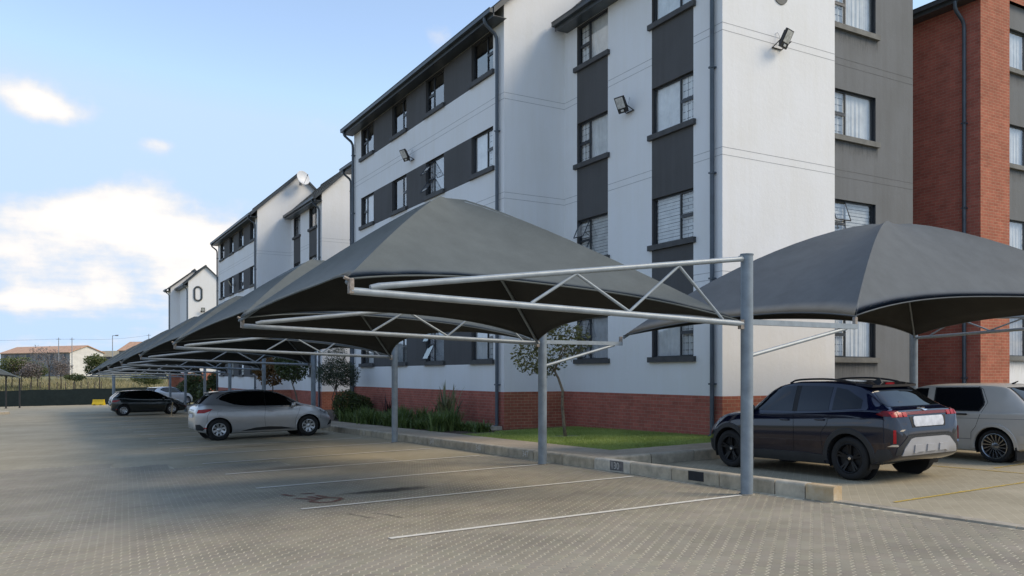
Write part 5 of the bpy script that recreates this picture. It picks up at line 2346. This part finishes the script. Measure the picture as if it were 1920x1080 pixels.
def old_hatch():
    S = dict(
        zt=[(-1.91, .55), (-1.90, .80), (-1.875, .89), (-1.83, .925), (-1.62, 1.10), (-1.42, 1.27), (-1.33, 1.325), (-1.20, 1.352), (-.8, 1.375), (0, 1.378), (.25, 1.355), (.40, 1.30), (.90, .945), (.98, .915), (1.2, .895), (1.7, .83), (1.84, .79), (1.90, .70), (1.91, .55)],
        zb=[(-1.91, .34), (-1.86, .30), (-1.5, .20), (-1.0, .17), (1.0, .17), (1.6, .19), (1.88, .26), (1.91, .34)],
        belt=[(-1.91, .84), (-1.7, .87), (0, .87), (.9, .875), (1.3, .85), (1.91, .5)],
        wm=[(-1.91, .70), (-1.895, .755), (-1.8, .79), (-1.2, .812), (0, .812), (1.2, .812), (1.7, .79), (1.86, .75), (1.91, .66)],
        wt=[(-1.91, .6), (-1.83, .70), (-1.42, .60), (-1.2, .585), (0, .595), (.35, .59), (.9, .665), (1.2, .70), (1.7, .69), (1.91, .6)],
        axles=(-1.20, 1.20), r=.288, hw=.822, rim=.225, tw=.205, spokes=16, sw=.010, twist=.35, rimmat=M_ALLOYM, zclear=.17, gap=.05, tuck=.03, drop=.055)
    x, y = 13.62 + .81, 7.80 + 1.20
    paint = paintmat('old_silver_paint', (.56, .52, .465), .1, .42, .3)
    c = Car('old_hatchback', 'old boxy silver hatchback with multi-spoke wheels at the right edge', S, (x, y, G(x, y) + .001), rad(90), paint, M_CGLASS2)
    c.root.scale = (.97, .97, .945)
    for sd in (-1, 1):
        c.patch('window_rubber', [(-.10, .890), (-.06, 1.318), (-.86, 1.318), (-.905, 1.29), (-1.02, 1.06), (-1.02, 1.0), (-.95, .890)], 'side', M_BLACKT, side=sd, off=.004)
        c.patch('side_window', [(-.125, .910), (-.09, 1.302), (-.85, 1.302), (-.885, 1.28), (-.995, 1.055), (-.995, 1.01), (-.93, .910)], 'side', M_CGLASS2, side=sd, off=.007)
        c.patch('side_window', [(.85, .915), (.38, 1.272), (.28, 1.30), (.07, 1.305), (.04, .910)], 'side', M_CGLASS2, side=sd, off=.005)
        c.seam(c.dense([(-.05, .92), (-.06, .5), (-.05, .27)]), side=sd)
        c.seam(c.dense([(-.85, 1.33), (-.94, 1.28), (-1.07, 1.05), (-1.0, .9), (-.90, .62), (-.82, .52), (-.80, .27)]), side=sd)
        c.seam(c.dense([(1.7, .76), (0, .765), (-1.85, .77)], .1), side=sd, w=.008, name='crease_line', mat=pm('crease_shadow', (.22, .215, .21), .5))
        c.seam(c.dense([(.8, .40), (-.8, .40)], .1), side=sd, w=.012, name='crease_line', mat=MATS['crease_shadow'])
        c.arch_ring(-1.20, .336, .40, paint, sd, off=.022, name='arch_flare')
        c.arch_ring(1.20, .336, .40, paint, sd, off=.022, name='arch_flare')
        c.handle(-.66, .84, sd, M_BLACKT, .19)
        # mud flap
        mf = MB()
        mf.box(-1.58, -1.555, min(sd * .80, sd * .56), max(sd * .80, sd * .56), .06, .36)
        mf.build('mud_flap', M_BLACKT, c.root)
        c.patch('quarter_bumper', [(-1.89, .36), (-1.62, .36), (-1.62, .50), (-1.89, .50)], 'side', paint, side=sd, off=.02)
    c.patch('rear_window_rubber', [(-.54, 1.31), (.54, 1.31), (.64, .99), (-.64, .99)], 'rear', M_BLACKT, off=.005)
    c.patch('rear_window', [(-.52, 1.295), (.52, 1.295), (.615, 1.005), (-.615, 1.005)], 'rear', M_CGLASS2, off=.009)
    c.patch('windscreen', [(-.56, 1.31), (.56, 1.31), (.64, .97), (-.64, .97)], 'front', M_CGLASS2)
    for sd in (-1, 1):
        c.patch('tail_light', [(sd * .70 - .09, .66), (sd * .70 + .05, .66), (sd * .70 + .05, .80), (sd * .70 - .09, .80)], 'rear', M_TAIL, off=.01)
    an = MB()
    h, n = c.ray((-1.1, .0, 4), (0, 0, -1))
    an.tube([(-1.1, 0, h.z), (-1.2, 0, h.z + .05)], [.02, .008], 6)
    an.build('antenna', M_BLACKT, c.root)
    return c


suv()
old_hatch()
x_, y_ = 4.41 + 1.385, 24.62 + .87
hatch('silver_hatchback', 'silver hatchback with dark side windows parked under the third canopy', (x_, y_, G(x_, y_) + .001), 0.0, paintmat('silver_paint', (.44, .445, .455), .55, .30), M_CGLASS, 1.0)
x_, y_ = 4.05 + 1.36, 51.75 + .87
hatch('dark_hatchback', 'dark green-black hatchback with silver wheels parked far down the row', (x_, y_, G(x_, y_) + .001), 0.0, paintmat('dark_green_paint', (.010, .016, .016), .3, .22), M_CGLASS, 1.0)
x_, y_ = 4.35 + 1.36, 58.5
hatch('silver_hatchback', 'pale silver hatchback mostly hidden behind the far dark hatchback', (x_, y_, G(x_, y_) + .001), 0.0, paintmat('pale_paint', (.55, .56, .60), .2, .35), M_CGLASS, 1.0, full=False)
x_, y_ = 8.75, 71.0
hatch('white_hatchback', 'white car seen between the carport posts past the far dark hatchback', (x_, y_, G(x_, y_) + .19), rad(35), paintmat('white_paint', (.70, .70, .70), .0, .35), M_CGLASS, 1.0, full=False)

# ------------------------------------------------------------------ planting
M_GRASS = mat_leaf('grass_blade', (.19, .27, .05), (.44, .52, .15))
M_LAWNB = pm('lawn_base', (.19, .25, .07), .95, col2=(.19, .17, .08), scale=5)
M_STRAP = mat_leaf('strap_leaf', (.055, .10, .025), (.20, .27, .08))
M_PHORM = mat_leaf('phormium_leaf', (.08, .085, .04), (.32, .30, .14))
M_OLIVE = mat_leaf('olive_leaf', (.03, .046, .022), (.11, .135, .075))
M_LEAF1 = mat_leaf('lawn_tree_leaf', (.07, .075, .03), (.22, .22, .08))
M_LEAFA = mat_leaf('autumn_leaf', (.07, .06, .022), (.30, .13, .035))
M_LEAFG = mat_leaf('green_leaf', (.03, .05, .018), (.12, .15, .04))
M_REDL = mat_leaf('dark_red_leaf', (.035, .015, .018), (.09, .035, .035))
M_FARG = mat_leaf('far_tree_leaf', (.06, .085, .03), (.21, .23, .08))
M_FARP = mat_leaf('far_bare_twig', (.16, .13, .12), (.30, .25, .22))
M_DRYG = mat_leaf('dry_grass_blade', (.14, .14, .06), (.42, .35, .19))


def leaf_cloud(name, mat, blobs, n, size, parent, seed, shape='leaf', droop=0.0, off=None):
    """n leaves spread through overlapping ellipsoids (c, r, weight), denser to the outside"""
    rr = random.Random(seed)
    vs, fs, tn = [], [], []
    tot = sum(b[2] for b in blobs)
    for _ in range(n):
        q = rr.random() * tot
        for b in blobs:
            q -= b[2]
            if q <= 0:
                break
        while True:
            p = Vector((rr.uniform(-1, 1), rr.uniform(-1, 1), rr.uniform(-1, 1)))
            if .25 < p.length < 1 and rr.random() < .25 + .75 * p.length:
                break
        c = Vector((b[0][0] + p.x * b[1][0], b[0][1] + p.y * b[1][1], b[0][2] + p.z * b[1][2]))
        a = Vector((rr.gauss(0, 1), rr.gauss(0, 1), rr.gauss(0, .7) - droop)).normalized()
        w = a.cross(Vector((rr.gauss(0, 1), rr.gauss(0, 1), rr.gauss(0, 1)))).normalized()
        L = size * rr.uniform(.6, 1.35)
        W = L * (.26 if shape == 'leaf' else .12)
        k = len(vs)
        nn = a.cross(w)
        vs += [tuple(c), tuple(c + a * L * .5 + w * W + nn * W * .3), tuple(c + a * L), tuple(c + a * L * .5 - w * W + nn * W * .3)]
        fs.append((k, k + 1, k + 2, k + 3))
        tn.append(min(1, max(0, rr.gauss(.45, .25))))
    mb = MB().add(vs, fs)
    o = mb.build(name, mat, parent)
    set_attr(o, 'tint', tn, 'FACE')
    return o


def limb(mb, p, d, L, r, lev, rr, tips, bend=.25):
    pts, rs = [Vector(p)], [r]
    dv = Vector(d).normalized()
    n = 4
    for i in range(n):
        dv = (dv + Vector((rr.gauss(0, bend), rr.gauss(0, bend), rr.gauss(0, bend * .5))) * .35).normalized()
        pts.append(pts[-1] + dv * L / n)
        rs.append(r * (1 - .6 * (i + 1) / n))
    mb.tube(pts, rs, 6)
    tips.append(pts[-1])
    if lev > 0:
        for k in range(rr.choice((2, 3))):
            q = pts[rr.choice((2, 3, 4))]
            nd = (dv + Vector((rr.gauss(0, .7), rr.gauss(0, .7), rr.gauss(.25, .4)))).normalized()
            limb(mb, q, nd, L * rr.uniform(.55, .8), rs[-1] * 1.1, lev - 1, rr, tips, bend)


def tree(name, label, x, y, zg, trunk_pts, r, blobs, n, size, leafmat, barkmat, seed, cat='tree', lev=2, group=None, shape='leaf', stems=1):
    root = thing(name, label, cat, (x, y, zg), group=group)
    rr = random.Random(seed)
    for s in range(stems):
        mb = MB()
        pts = [Vector((x + a, y + b, zg + c)) for a, b, c in trunk_pts]
        if s:
            pts = [Vector((p.x + rr.uniform(-.25, .25) * (i / len(pts)) + rr.uniform(-.1, .1), p.y + rr.uniform(-.25, .25) * (i / len(pts)), p.z)) for i, p in enumerate(pts)]
        mb.tube(pts, [r * (1 - .45 * i / (len(pts) - 1)) for i in range(len(pts))], 8)
        tips = []
        dirv = pts[-1] - pts[-2]
        ctr = Vector(blobs[0][0])
        for k in range(3):
            limb(mb, pts[-1], (dirv.normalized() * .6 + Vector((rr.gauss(0, .6), rr.gauss(0, .6), .4))), (ctr - pts[-1]).length * .8 + .3, r * .5, lev, rr, tips)
        mb.build('trunk', barkmat, root, smooth=True)
    leaf_cloud('crown', leafmat, blobs, n, size, root, seed + 1, shape)
    return root


GB = .150


def gz(x, y):
    return G(x, y) + GB


# lawn
def lawn():
    base = sheet('lawn', M_LAWNB, 9.42, 13.29, 12.64, 19.4, GB + .006, 'stuff', 1.0)
    rr = random.Random(5)
    vs, fs, tn = [], [], []

    def blades(x0, x1, y0, y1, n):
        for _ in range(n):
            x, y = rr.uniform(x0, x1), rr.uniform(y0, y1)
            if (x - 10.97) ** 2 + (y - 16.6) ** 2 < .45 ** 2 * rr.uniform(.3, 1.3):
                continue
            if y > 18.2 + rr.uniform(-.5, 1.2) and x < 10.6:
                continue
            z = gz(x, y)
            h = rr.uniform(.025, .06)
            a = rr.uniform(0, 2 * PI)
            w = .006
            lx, ly = rr.gauss(0, .022), rr.gauss(0, .022)
            k = len(vs)
            vs.extend([(x - w * math.cos(a), y - w * math.sin(a), z), (x + w * math.cos(a), y + w * math.sin(a), z), (x + lx, y + ly, z + h)])
            fs.append((k, k + 1, k + 2))
            tn.append(min(1, max(0, rr.gauss(.5, .25) + .25 * math.sin(x * 3.1) * math.sin(y * 2.3))))
    blades(9.36, 13.28, 12.6, 19.6, 62000)
    blades(13.28, 17.0, 12.6, 13.7, 5000)
    o = MB().add(vs, fs).build('grass_blades', M_GRASS, base)
    o['kind'] = 'stuff'
    set_attr(o, 'tint', tn, 'FACE')
    tag(base, 'short green lawn between the walkway and the near white building', 'lawn')


lawn()

tz = gz(10.97, 16.6)
cw = (10.55, 16.95)
tree('young_tree', 'young tree with bent pale trunk on the lawn behind the second carport post', 10.97, 16.6, tz,
     [(0, 0, -.05), (-.03, .02, .35), (-.06, .05, .75), (-.05, .04, 1.1), (-.14, .10, 1.42), (-.22, .15, 1.6)], .045,
     [((10.75, 16.80, tz + 2.15), (.55, .55, .60), 1.0), ((10.25, 17.10, tz + 1.92), (.40, .40, .42), .7), ((11.15, 16.5, tz + 2.35), (.45, .45, .40), .7), ((10.65, 16.9, tz + 2.85), (.55, .55, .45), .8), ((10.55, 16.9, tz + 1.65), (.28, .28, .24), .3)],
     1800, .10, M_LEAF1, M_BARK, 3)
tree('bushy_tree', 'dense olive-leaved bushy tree before the far corner of the near building', 10.0, 31.4, gz(10, 31.4),
     [(0, 0, -.05), (.03, .0, .4), (.05, .02, .8), (.02, .02, 1.15)], .03,
     [((10.0, 31.4, gz(10, 31) + 1.85), (.72, .72, .55), 1.0), ((9.65, 31.6, gz(10, 31) + 1.75), (.5, .5, .42), .7), ((10.45, 31.3, gz(10, 31) + 1.75), (.45, .45, .5), .7), ((10.0, 31.4, gz(10, 31) + 2.5), (.4, .4, .55), .45)],
     6500, .10, M_OLIVE, M_BARKD, 8, shape='thin', stems=3)
tree('young_tree', 'young green tree with leaning trunk beyond the silver hatchback', 10.25, 37.6, gz(10.2, 37.6),
     [(0, 0, -.05), (-.05, .1, .5), (-.12, .25, 1.0), (-.22, .4, 1.4)], .05,
     [((10.0, 38.0, gz(10, 38) + 2.15), (.75, .75, .60), 1), ((9.7, 38.1, gz(10, 38) + 2.5), (.5, .5, .5), .6)], 2600, .13, M_LEAFG, M_BARK, 14)
tree('young_tree', 'autumn-coloured young tree beyond the silver hatchback roof', 10.3, 43.0, gz(10.3, 43),
     [(0, 0, -.05), (.0, .05, .5), (.05, .1, 1.0), (.05, .1, 1.35)], .05,
     [((10.25, 43, gz(10, 43) + 2.1), (.85, .85, .70), 1), ((9.9, 43.3, gz(10, 43) + 2.4), (.6, .6, .55), .6)], 2800, .14, M_LEAFA, M_BARKD, 15)
for k, (x, y, nm) in enumerate(((10.6, 72.5, 'tall green bush left of two by the farthest carport posts'), (11.4, 66.0, 'tall green bush right of two by the farthest carport posts'))):
    tree('garden_bush', nm, x, y, gz(x, y), [(0, 0, -.05), (0, 0, .6), (.05, 0, 1.0)], .05,
         [((x, y, gz(x, y) + 1.1), (1.2, 1.2, .9), 1), ((x + .3, y, gz(x, y) + 1.9), (.8, .8, .7), .7)], 3000, .2, M_LEAFG, M_BARKD, 30 + k, cat='bush')


def strap_clump(name, label, x, y, h, spread, n, mat, seed, cat='plant', group=None, width=.022):
    rr = random.Random(seed)
    z = gz(x, y)
    root = thing(name, label, cat, (x, y, z), group=group)
    vs, fs, tn = [], [], []
    for _ in range(n):
        a = rr.uniform(0, 2 * PI)
        L = h * rr.uniform(.65, 1.2)
        out = spread * rr.uniform(.25, 1.1)
        bx, by = x + rr.gauss(0, spread * .28), y + rr.gauss(0, spread * .28)
        seg = 5
        w0 = width * rr.uniform(.6, 1.1)
        k = len(vs)
        t_ = min(1, max(0, rr.gauss(.5, .25)))
        for i in range(seg + 1):
            f = i / seg
            px = bx + math.cos(a) * out * f ** 1.7
            py = by + math.sin(a) * out * f ** 1.7
            pz = z - .02 + L * (1.25 * f - .42 * f ** 2.6 * (out / spread))
            w = w0 * (1 - f ** 2.2) + .001
            vs.append((px - math.sin(a) * w, py + math.cos(a) * w, pz))
            vs.append((px + math.sin(a) * w, py - math.cos(a) * w, pz))
        for i in range(seg):
            fs.append((k + 2 * i, k + 2 * i + 1, k + 2 * i + 3, k + 2 * i + 2))
            tn.append(t_)
    o = MB().add(vs, fs).build('leaves', mat, root)
    set_attr(o, 'tint', tn, 'FACE')
    return root


rr = random.Random(21)
k = 0
cnt = [0, 0]
for y in [19.9, 20.9, 21.7, 22.5, 23.3, 24.1, 24.9, 25.8, 26.7, 27.6, 28.5, 29.4]:
    for dx in (0, 1):
        x = 9.75 + dx * .62 + rr.uniform(-.12, .12)
        if y < 20.5 and dx == 0:
            continue
        cnt = [cnt[0] + (dx == 0), cnt[1] + (dx == 1)]
        strap_clump('strap_leaf_clump', '%s green strap-leaf clump from the lawn, in the row %s' % (ORD[cnt[dx] - 1], ('beside the walkway', 'against the wall')[dx]), x, y + rr.uniform(-.2, .2), rr.uniform(.28, .58) if y > 20.5 else .28,
                    rr.uniform(.35, .5), 150, M_STRAP, 100 + k, group='strap-leaf clumps in the bed')
        k += 1
strap_clump('flax_plant', 'tall spiky flax plant standing against the brick plinth', 10.5, 22.3, 1.12, .62, 70, M_PHORM, 61, width=.04)
strap_clump('red_flax', 'small dark red spiky plant among the green clumps', 10.75, 27.6, .85, .35, 50, M_REDL, 62, width=.03)
for k, (x, y, w, h, lab) in enumerate(((9.95, 29.9, .55, .62, 'rounded dense green bush beside the nose of the silver hatchback'), (10.7, 30.6, .5, .5, 'low green bush against the wall under the olive-leaved tree'))):
    z = gz(x, y)
    tree('garden_bush', lab, x, y, z, [(0, 0, -.03), (0, 0, .2), (.02, 0, .35)], .03,
         [((x, y, z + h * .9), (w, w, h), 1)], 3800, .085, M_LEAFG, M_BARKD, 70 + k, cat='bush')

# ------------------------------------------------------------------ far side of the car park
def at(px_d, lat):
    x, y = place(px_d, lat)
    return x, y


M_NET = mat_shadecloth('green_shade_net', (.020, .030, .027), .25)
M_YEL = pm('yellow_plastic', (.62, .42, .02), .45, var=.1)


def net_fence():
    x, y = place(84, -40)
    root = thing('shade_net_fence', 'low dark green shade-net fence across the end of the car park', 'fence', (x, y, G(x, y)))
    n = 46
    l0, l1 = -66, -31
    mb = MB()
    vs, fs = [], []
    for i in range(n + 1):
        l = l0 + (l1 - l0) * i / n
        x, y = place(84 + .04 * math.sin(i * 1.7), l)
        g = G(x, y)
        vs += [(x, y, g - .03), (x, y, g + .85), (x, y, g + 1.63 + .03 * math.sin(i * .9))]
    for i in range(n):
        for j in range(2):
            fs.append((i * 3 + j, i * 3 + 3 + j, i * 3 + 4 + j, i * 3 + 1 + j))
    mb.add(vs, fs)
    mb.build('net', M_NET, root, smooth=True)
    for i in range(0, n + 1, 4):
        l = l0 + (l1 - l0) * i / n
        x, y = place(84.08, l)
        g = G(x, y)
        MB().tube([(x, y, g - .1), (x, y, g + 1.70)], .035, 8).build('post', M_BLACKM, root)


net_fence()


def barrier():
    d = 80
    x, y = place(d, (185 - 960) / 1540 * d)
    z = G(x, y)
    root = thing('road_barrier', 'yellow plastic road barrier at the foot of the net fence', 'barrier', (x, y, z), rotz=-TH, world_parts=False)
    prof = [(-.24, 0), (-.24, .12), (-.10, .34), (-.08, .56), (.08, .56), (.10, .34), (.24, .12), (.24, 0)]
    mb = MB()
    n = len(prof)
    mb.add([(-.55, p[0], p[1]) for p in prof] + [(.55, p[0], p[1]) for p in prof], [(i, (i + 1) % n, (i + 1) % n + n, i + n) for i in range(n)] + [tuple(range(n)), tuple(range(n, 2 * n))])
    mb.build('body', M_YEL, root)
    for sx in (-.3, .3):
        MB().box(sx - .1, sx + .1, -.252, -.22, 0.0, .07).build('fork_slot', M_BLACKM, root)


barrier()

# island kerb at the left edge
def island():
    d = 56
    x, y = place(d, (-14 - 960) / 1540 * d)
    mb = MB()
    z = G(x, y)
    pts = [(x + 1.0 * math.cos(a), y + 1.0 * math.sin(a)) for a in [2 * PI * k / 28 for k in range(28)]]
    n = 28
    mb.add([(p[0], p[1], z - .1) for p in pts] + [(p[0], p[1], z + .17) for p in pts] + [((p[0] - x) * .94 + x, (p[1] - y) * .94 + y, z + .2) for p in pts],
           [(i, (i + 1) % n, (i + 1) % n + n, i + n) for i in range(n)] + [(i + n, (i + 1) % n + n, (i + 1) % n + 2 * n, i + 2 * n) for i in range(n)] + [tuple(range(2 * n, 3 * n))])
    tag(mb.build('kerb_island', M_KERB[0]), kind='structure')


island()

M_ORANGE = pm('orange_roof_tile', (.62, .36, .23), .85, var=.12, scale=2)
M_TANR = pm('tan_roof_tile', (.40, .33, .22), .85, var=.15, scale=2)
M_HWALL = pm('house_wall', (.30, .28, .27), .9, var=.15, scale=1)
M_HWHITE = pm('house_wall_white', (.72, .70, .66), .9, var=.08, scale=1)
M_HWIN = pm('house_window', (.03, .035, .045), .15)


def house(label, d, px, L, W, he, hr, rot, wallm, gablem, roofm, nwin):
    """two-storey gabled house; rot turns its long side against the view"""
    x, y = place(d, (px - 960) / 1540 * d)
    z = terrain(x, y) - .2
    root = thing('far_house', label, 'house', (x, y, z), rotz=-TH + rot, world_parts=False)
    he += EYE - z
    hr += EYE - z
    w = MB()
    w.quad((-L, 0, 0), (0, 0, 0), (0, 0, he), (-L, 0, he))
    w.quad((-L, W, 0), (0, W, 0), (0, W, he), (-L, W, he))
    w.build('wall', wallm, root)
    for xx in (0, -L):
        MB().add([(xx, 0, 0), (xx, W, 0), (xx, W, he), (xx, W / 2, hr), (xx, 0, he)], [(0, 1, 2, 3, 4)]).build('gable_wall', gablem, root)
    r = MB()
    ov = .35
    for s in (0, 1):
        ye = -ov if s == 0 else W + ov
        ze = he - ov * (hr - he) / (W / 2)
        r.add([(-L - .3, ye, ze), (.3, ye, ze), (.3, W / 2, hr + .02), (-L - .3, W / 2, hr + .02), (-L - .3, ye, ze + .14), (.3, ye, ze + .14), (.3, W / 2, hr + .18), (-L - .3, W / 2, hr + .18)],
              [(0, 1, 2, 3), (4, 5, 6, 7), (0, 1, 5, 4), (1, 2, 6, 5), (0, 3, 7, 4)])
    r.build('roof', roofm, root)
    for i in range(nwin):
        for zz in (1.0, 3.6):
            xx = -L + (i + .5) * L / nwin
            MB().box(xx - .6, xx + .6, -.03, .0, zz, zz + 1.2).build('window', M_HWIN, root)
    return root


house('long grey house with orange roof and white gable end beyond the fence', 168, 131, 24, 7.5, 4.55, 5.9, rad(-28), M_HWALL, M_HWHITE, M_ORANGE, 6)
house('house with tan roof behind the green tree beyond the fence', 205, 238, 12, 8, 4.5, 5.9, rad(-20), M_HWALL, M_HWALL, M_TANR, 3)
house('house with orange roof rising above the end of the carports', 192, 284, 9, 8, 5.7, 7.7, rad(-15), M_HWALL, M_HWALL, M_ORANGE, 2)


def far_tree(label, d, px, top_y, bot_y, wpx, mat, n, size, seed, bare=False, name='far_tree', cat='tree', base_y=None):
    lat = (px - 960) / 1540 * d
    x, y = place(d, lat)
    z = terrain(x, y)
    zt = EYE + (702 - top_y) / 1540 * d
    zb = EYE + (702 - bot_y) / 1540 * d
    w = wpx / 1540 * d / 2
    h = (zt - zb) / 2
    cz = (zt + zb) / 2
    rr = random.Random(seed)
    bl = [((x, y, cz), (w * .75, w * .75, h * .8), 1.0)]
    for k in range(6):
        a = rr.uniform(0, 2 * PI)
        bl.append(((x + w * .55 * math.cos(a), y + w * .55 * math.sin(a), cz + h * rr.uniform(-.5, .6)), (w * .42, w * .42, h * .42), .5))
    hh = max(.5, cz - z)
    return tree(name, label, x, y, z, [(0, 0, -.1), (.05, 0, hh * .4), (.0, .05, hh * .75)], .09 if not bare else .14, bl, n, size, mat, M_BARKD, seed, cat=cat, lev=3 if bare else 1)


far_tree('bare purple-grey tree in front of the long orange-roofed house', 118, 92, 644, 702, 72, M_FARP, 900, .22, 201, bare=True)
far_tree('leafy green tree right of the white house gable', 116, 186, 664, 708, 58, M_FARG, 3200, .30, 202)
far_tree('green tree at the left edge beyond the fence', 122, 22, 664, 712, 76, M_FARG, 2600, .30, 203)
far_tree('low brownish bush left of the bare tree', 120, 58, 676, 712, 40, M_FARP, 1200, .28, 204, name='far_bush', cat='bush')
far_tree('low green bush under the white house gable', 117, 140, 700, 716, 40, M_FARG, 1200, .22, 205, name='far_bush', cat='bush')
far_tree('low green bush seen under the far canopies', 112, 275, 698, 726, 60, M_FARG, 2200, .25, 206, name='far_bush', cat='bush')


far_tree('twiggy brown bush before the grey wall of the long house', 121, 40, 668, 712, 50, M_FARP, 1500, .24, 207, name='far_bush', cat='bush')
far_tree('twiggy pinkish bush under the right branches of the bare tree', 119, 114, 676, 714, 44, M_FARP, 1300, .22, 208, name='far_bush', cat='bush')
far_tree('small green tree between the left edge tree and the bare tree', 123, 70, 672, 712, 40, M_FARG, 1300, .24, 209)


def field():
    rr = random.Random(77)
    vs, fs, tn = [], [], []
    for _ in range(26000):
        d = rr.uniform(88, 150)
        lat = rr.uniform(-.66, -.36) * d
        x, y = place(d, lat)
        z = terrain(x, y)
        h = rr.uniform(.2, .75) * (1.2 if math.sin(x * .31) * math.sin(y * .17) > 0 else .7)
        w = rr.uniform(.03, .09)
        a = rr.uniform(0, 2 * PI)
        k = len(vs)
        vs.extend([(x - w * math.cos(a), y - w * math.sin(a), z - .03), (x + w * math.cos(a), y + w * math.sin(a), z - .03), (x + rr.gauss(0, .15), y + rr.gauss(0, .15), z + h)])
        fs.append((k, k + 1, k + 2))
        tn.append(min(1, max(0, rr.gauss(.5, .28) + .3 * math.sin(x * .2 + y * .13))))
    o = MB().add(vs, fs).build('dry_grass', M_DRYG)
    set_attr(o, 'tint', tn, 'FACE')
    tag(o, 'dry yellow-green grass on the field beyond the net fence', 'grass', kind='stuff')


field()

for i, px in enumerate((40, 57, 75, 91, 107, 123, 138, 152, 165, 178, 190)):
    d = 112
    x, y = place(d, (px - 960) / 1540 * d)
    z = terrain(x, y)
    o = MB().tube([(x, y, z - .1), (x, y, z + 1.45), (x + .06, y, z + 1.62)], .065, 6).build('fence_post', M_BARKD)
    tag(o, '%s dark thin fence post from the left in the dry grass' % (['first'] + ORD[1:])[i], 'fence post', 'field fence posts')

M_POLE = pm('galvanised_pole', (.36, .37, .38), .5, metal=.4)


def street_light():
    d = 150
    x, y = place(d, (211 - 960) / 1540 * d)
    z = terrain(x, y)
    root = thing('street_lamp', 'grey street lamp with short arm beyond the far canopies', 'street lamp', (x, y, z))
    zt = EYE + (702 - 629) / 1540 * d
    MB().tube([(x, y, z - .1), (x, y, zt)], [.11, .06], 8).build('pole', M_POLE, root)
    ax, ay = RGT
    MB().tube([(x, y, zt - .05), (x + ax * .55, y + ay * .55, zt)], .05, 6).build('arm', M_POLE, root)
    h = MB()
    h.tube([(x + ax * .5, y + ay * .5, zt), (x + ax * 1.05, y + ay * 1.05, zt + .02)], [.10, .13], 8)
    h.build('lamp_head', M_POLE, root)


street_light()
POLES = []
for k, (px, ty, lab) in enumerate(((110, 633, 'thin pale utility pole left of the white house gable'), (135, 633, 'thin pale utility pole in front of the white house gable'), (279, 626, 'thin utility pole just above the far canopies'))):
    d = 150 if k < 2 else 170
    x, y = place(d, (px - 960) / 1540 * d)
    z = terrain(x, y)
    zt = EYE + (702 - ty) / 1540 * d
    root = thing('utility_pole', lab, 'utility pole', (x, y, z))
    MB().tube([(x, y, z - .1), (x, y, zt)], [.10, .07], 6).build('pole', M_POLE, root)
    MB().tube([(x - RGT[0] * .45, y - RGT[1] * .45, zt - .3), (x + RGT[0] * .45, y + RGT[1] * .45, zt - .3)], .04, 6).build('crossarm', M_POLE, root)
    POLES.append((x, y, zt - .25))
M_WIRE = pm('wire', (.14, .14, .15), .6)
far_l = place(120, -108)
ends = [((far_l[0], far_l[1], EYE + 6.5), POLES[0]), (POLES[0], POLES[1]), (POLES[1], POLES[2])]
labs = ['sagging overhead wire at the left edge above the orange roof', 'short overhead wire between the two pale utility poles', 'overhead wire from the pale poles toward the far canopies']
for (a, b), lab in zip(ends, labs):
    a, b = Vector(a), Vector(b)
    pts = [a.lerp(b, t / 16) - Vector((0, 0, (b - a).length * .02 * 4 * (t / 16) * (1 - t / 16))) for t in range(17)]
    tag(MB().tube(pts, .016, 4).build('overhead_wire', M_WIRE), lab, 'wire')

# one more post standing beyond the row
x, y = 4.5, 66.5
root = thing('carport_post', 'single grey carport post standing behind the far dark hatchback', 'post', (x, y, G(x, y)))
MB().tube([(x, y, G(x, y) - .05), (x, y, G(x, y) + 2.6)], .11, 10).build('pole', M_POST, root)
MB().tube([(x, y, G(x, y) - .05), (x, y, G(x, y) + .03)], .2, 10).build('base_plate', M_POST, root)
# wooden stick leaning by the dark hatchback's wheel
x, y = 6.05, 47.9
root = thing('warning_stake', 'short pale leaning stake by the front wheel of the far dark hatchback', 'stake', (x, y, G(x, y)))
MB().tube([(x, y, G(x, y) - .03), (x + .08, y + .02, G(x, y) + .75)], .03, 6).build('stick', pm('pale_wood', (.38, .31, .20), .8), root)
MB().tube([(x - .002, y, G(x, y) - .02), (x + .004, y + .001, G(x, y) + .05)], .055, 8).build('foot', M_KERB[1], root)
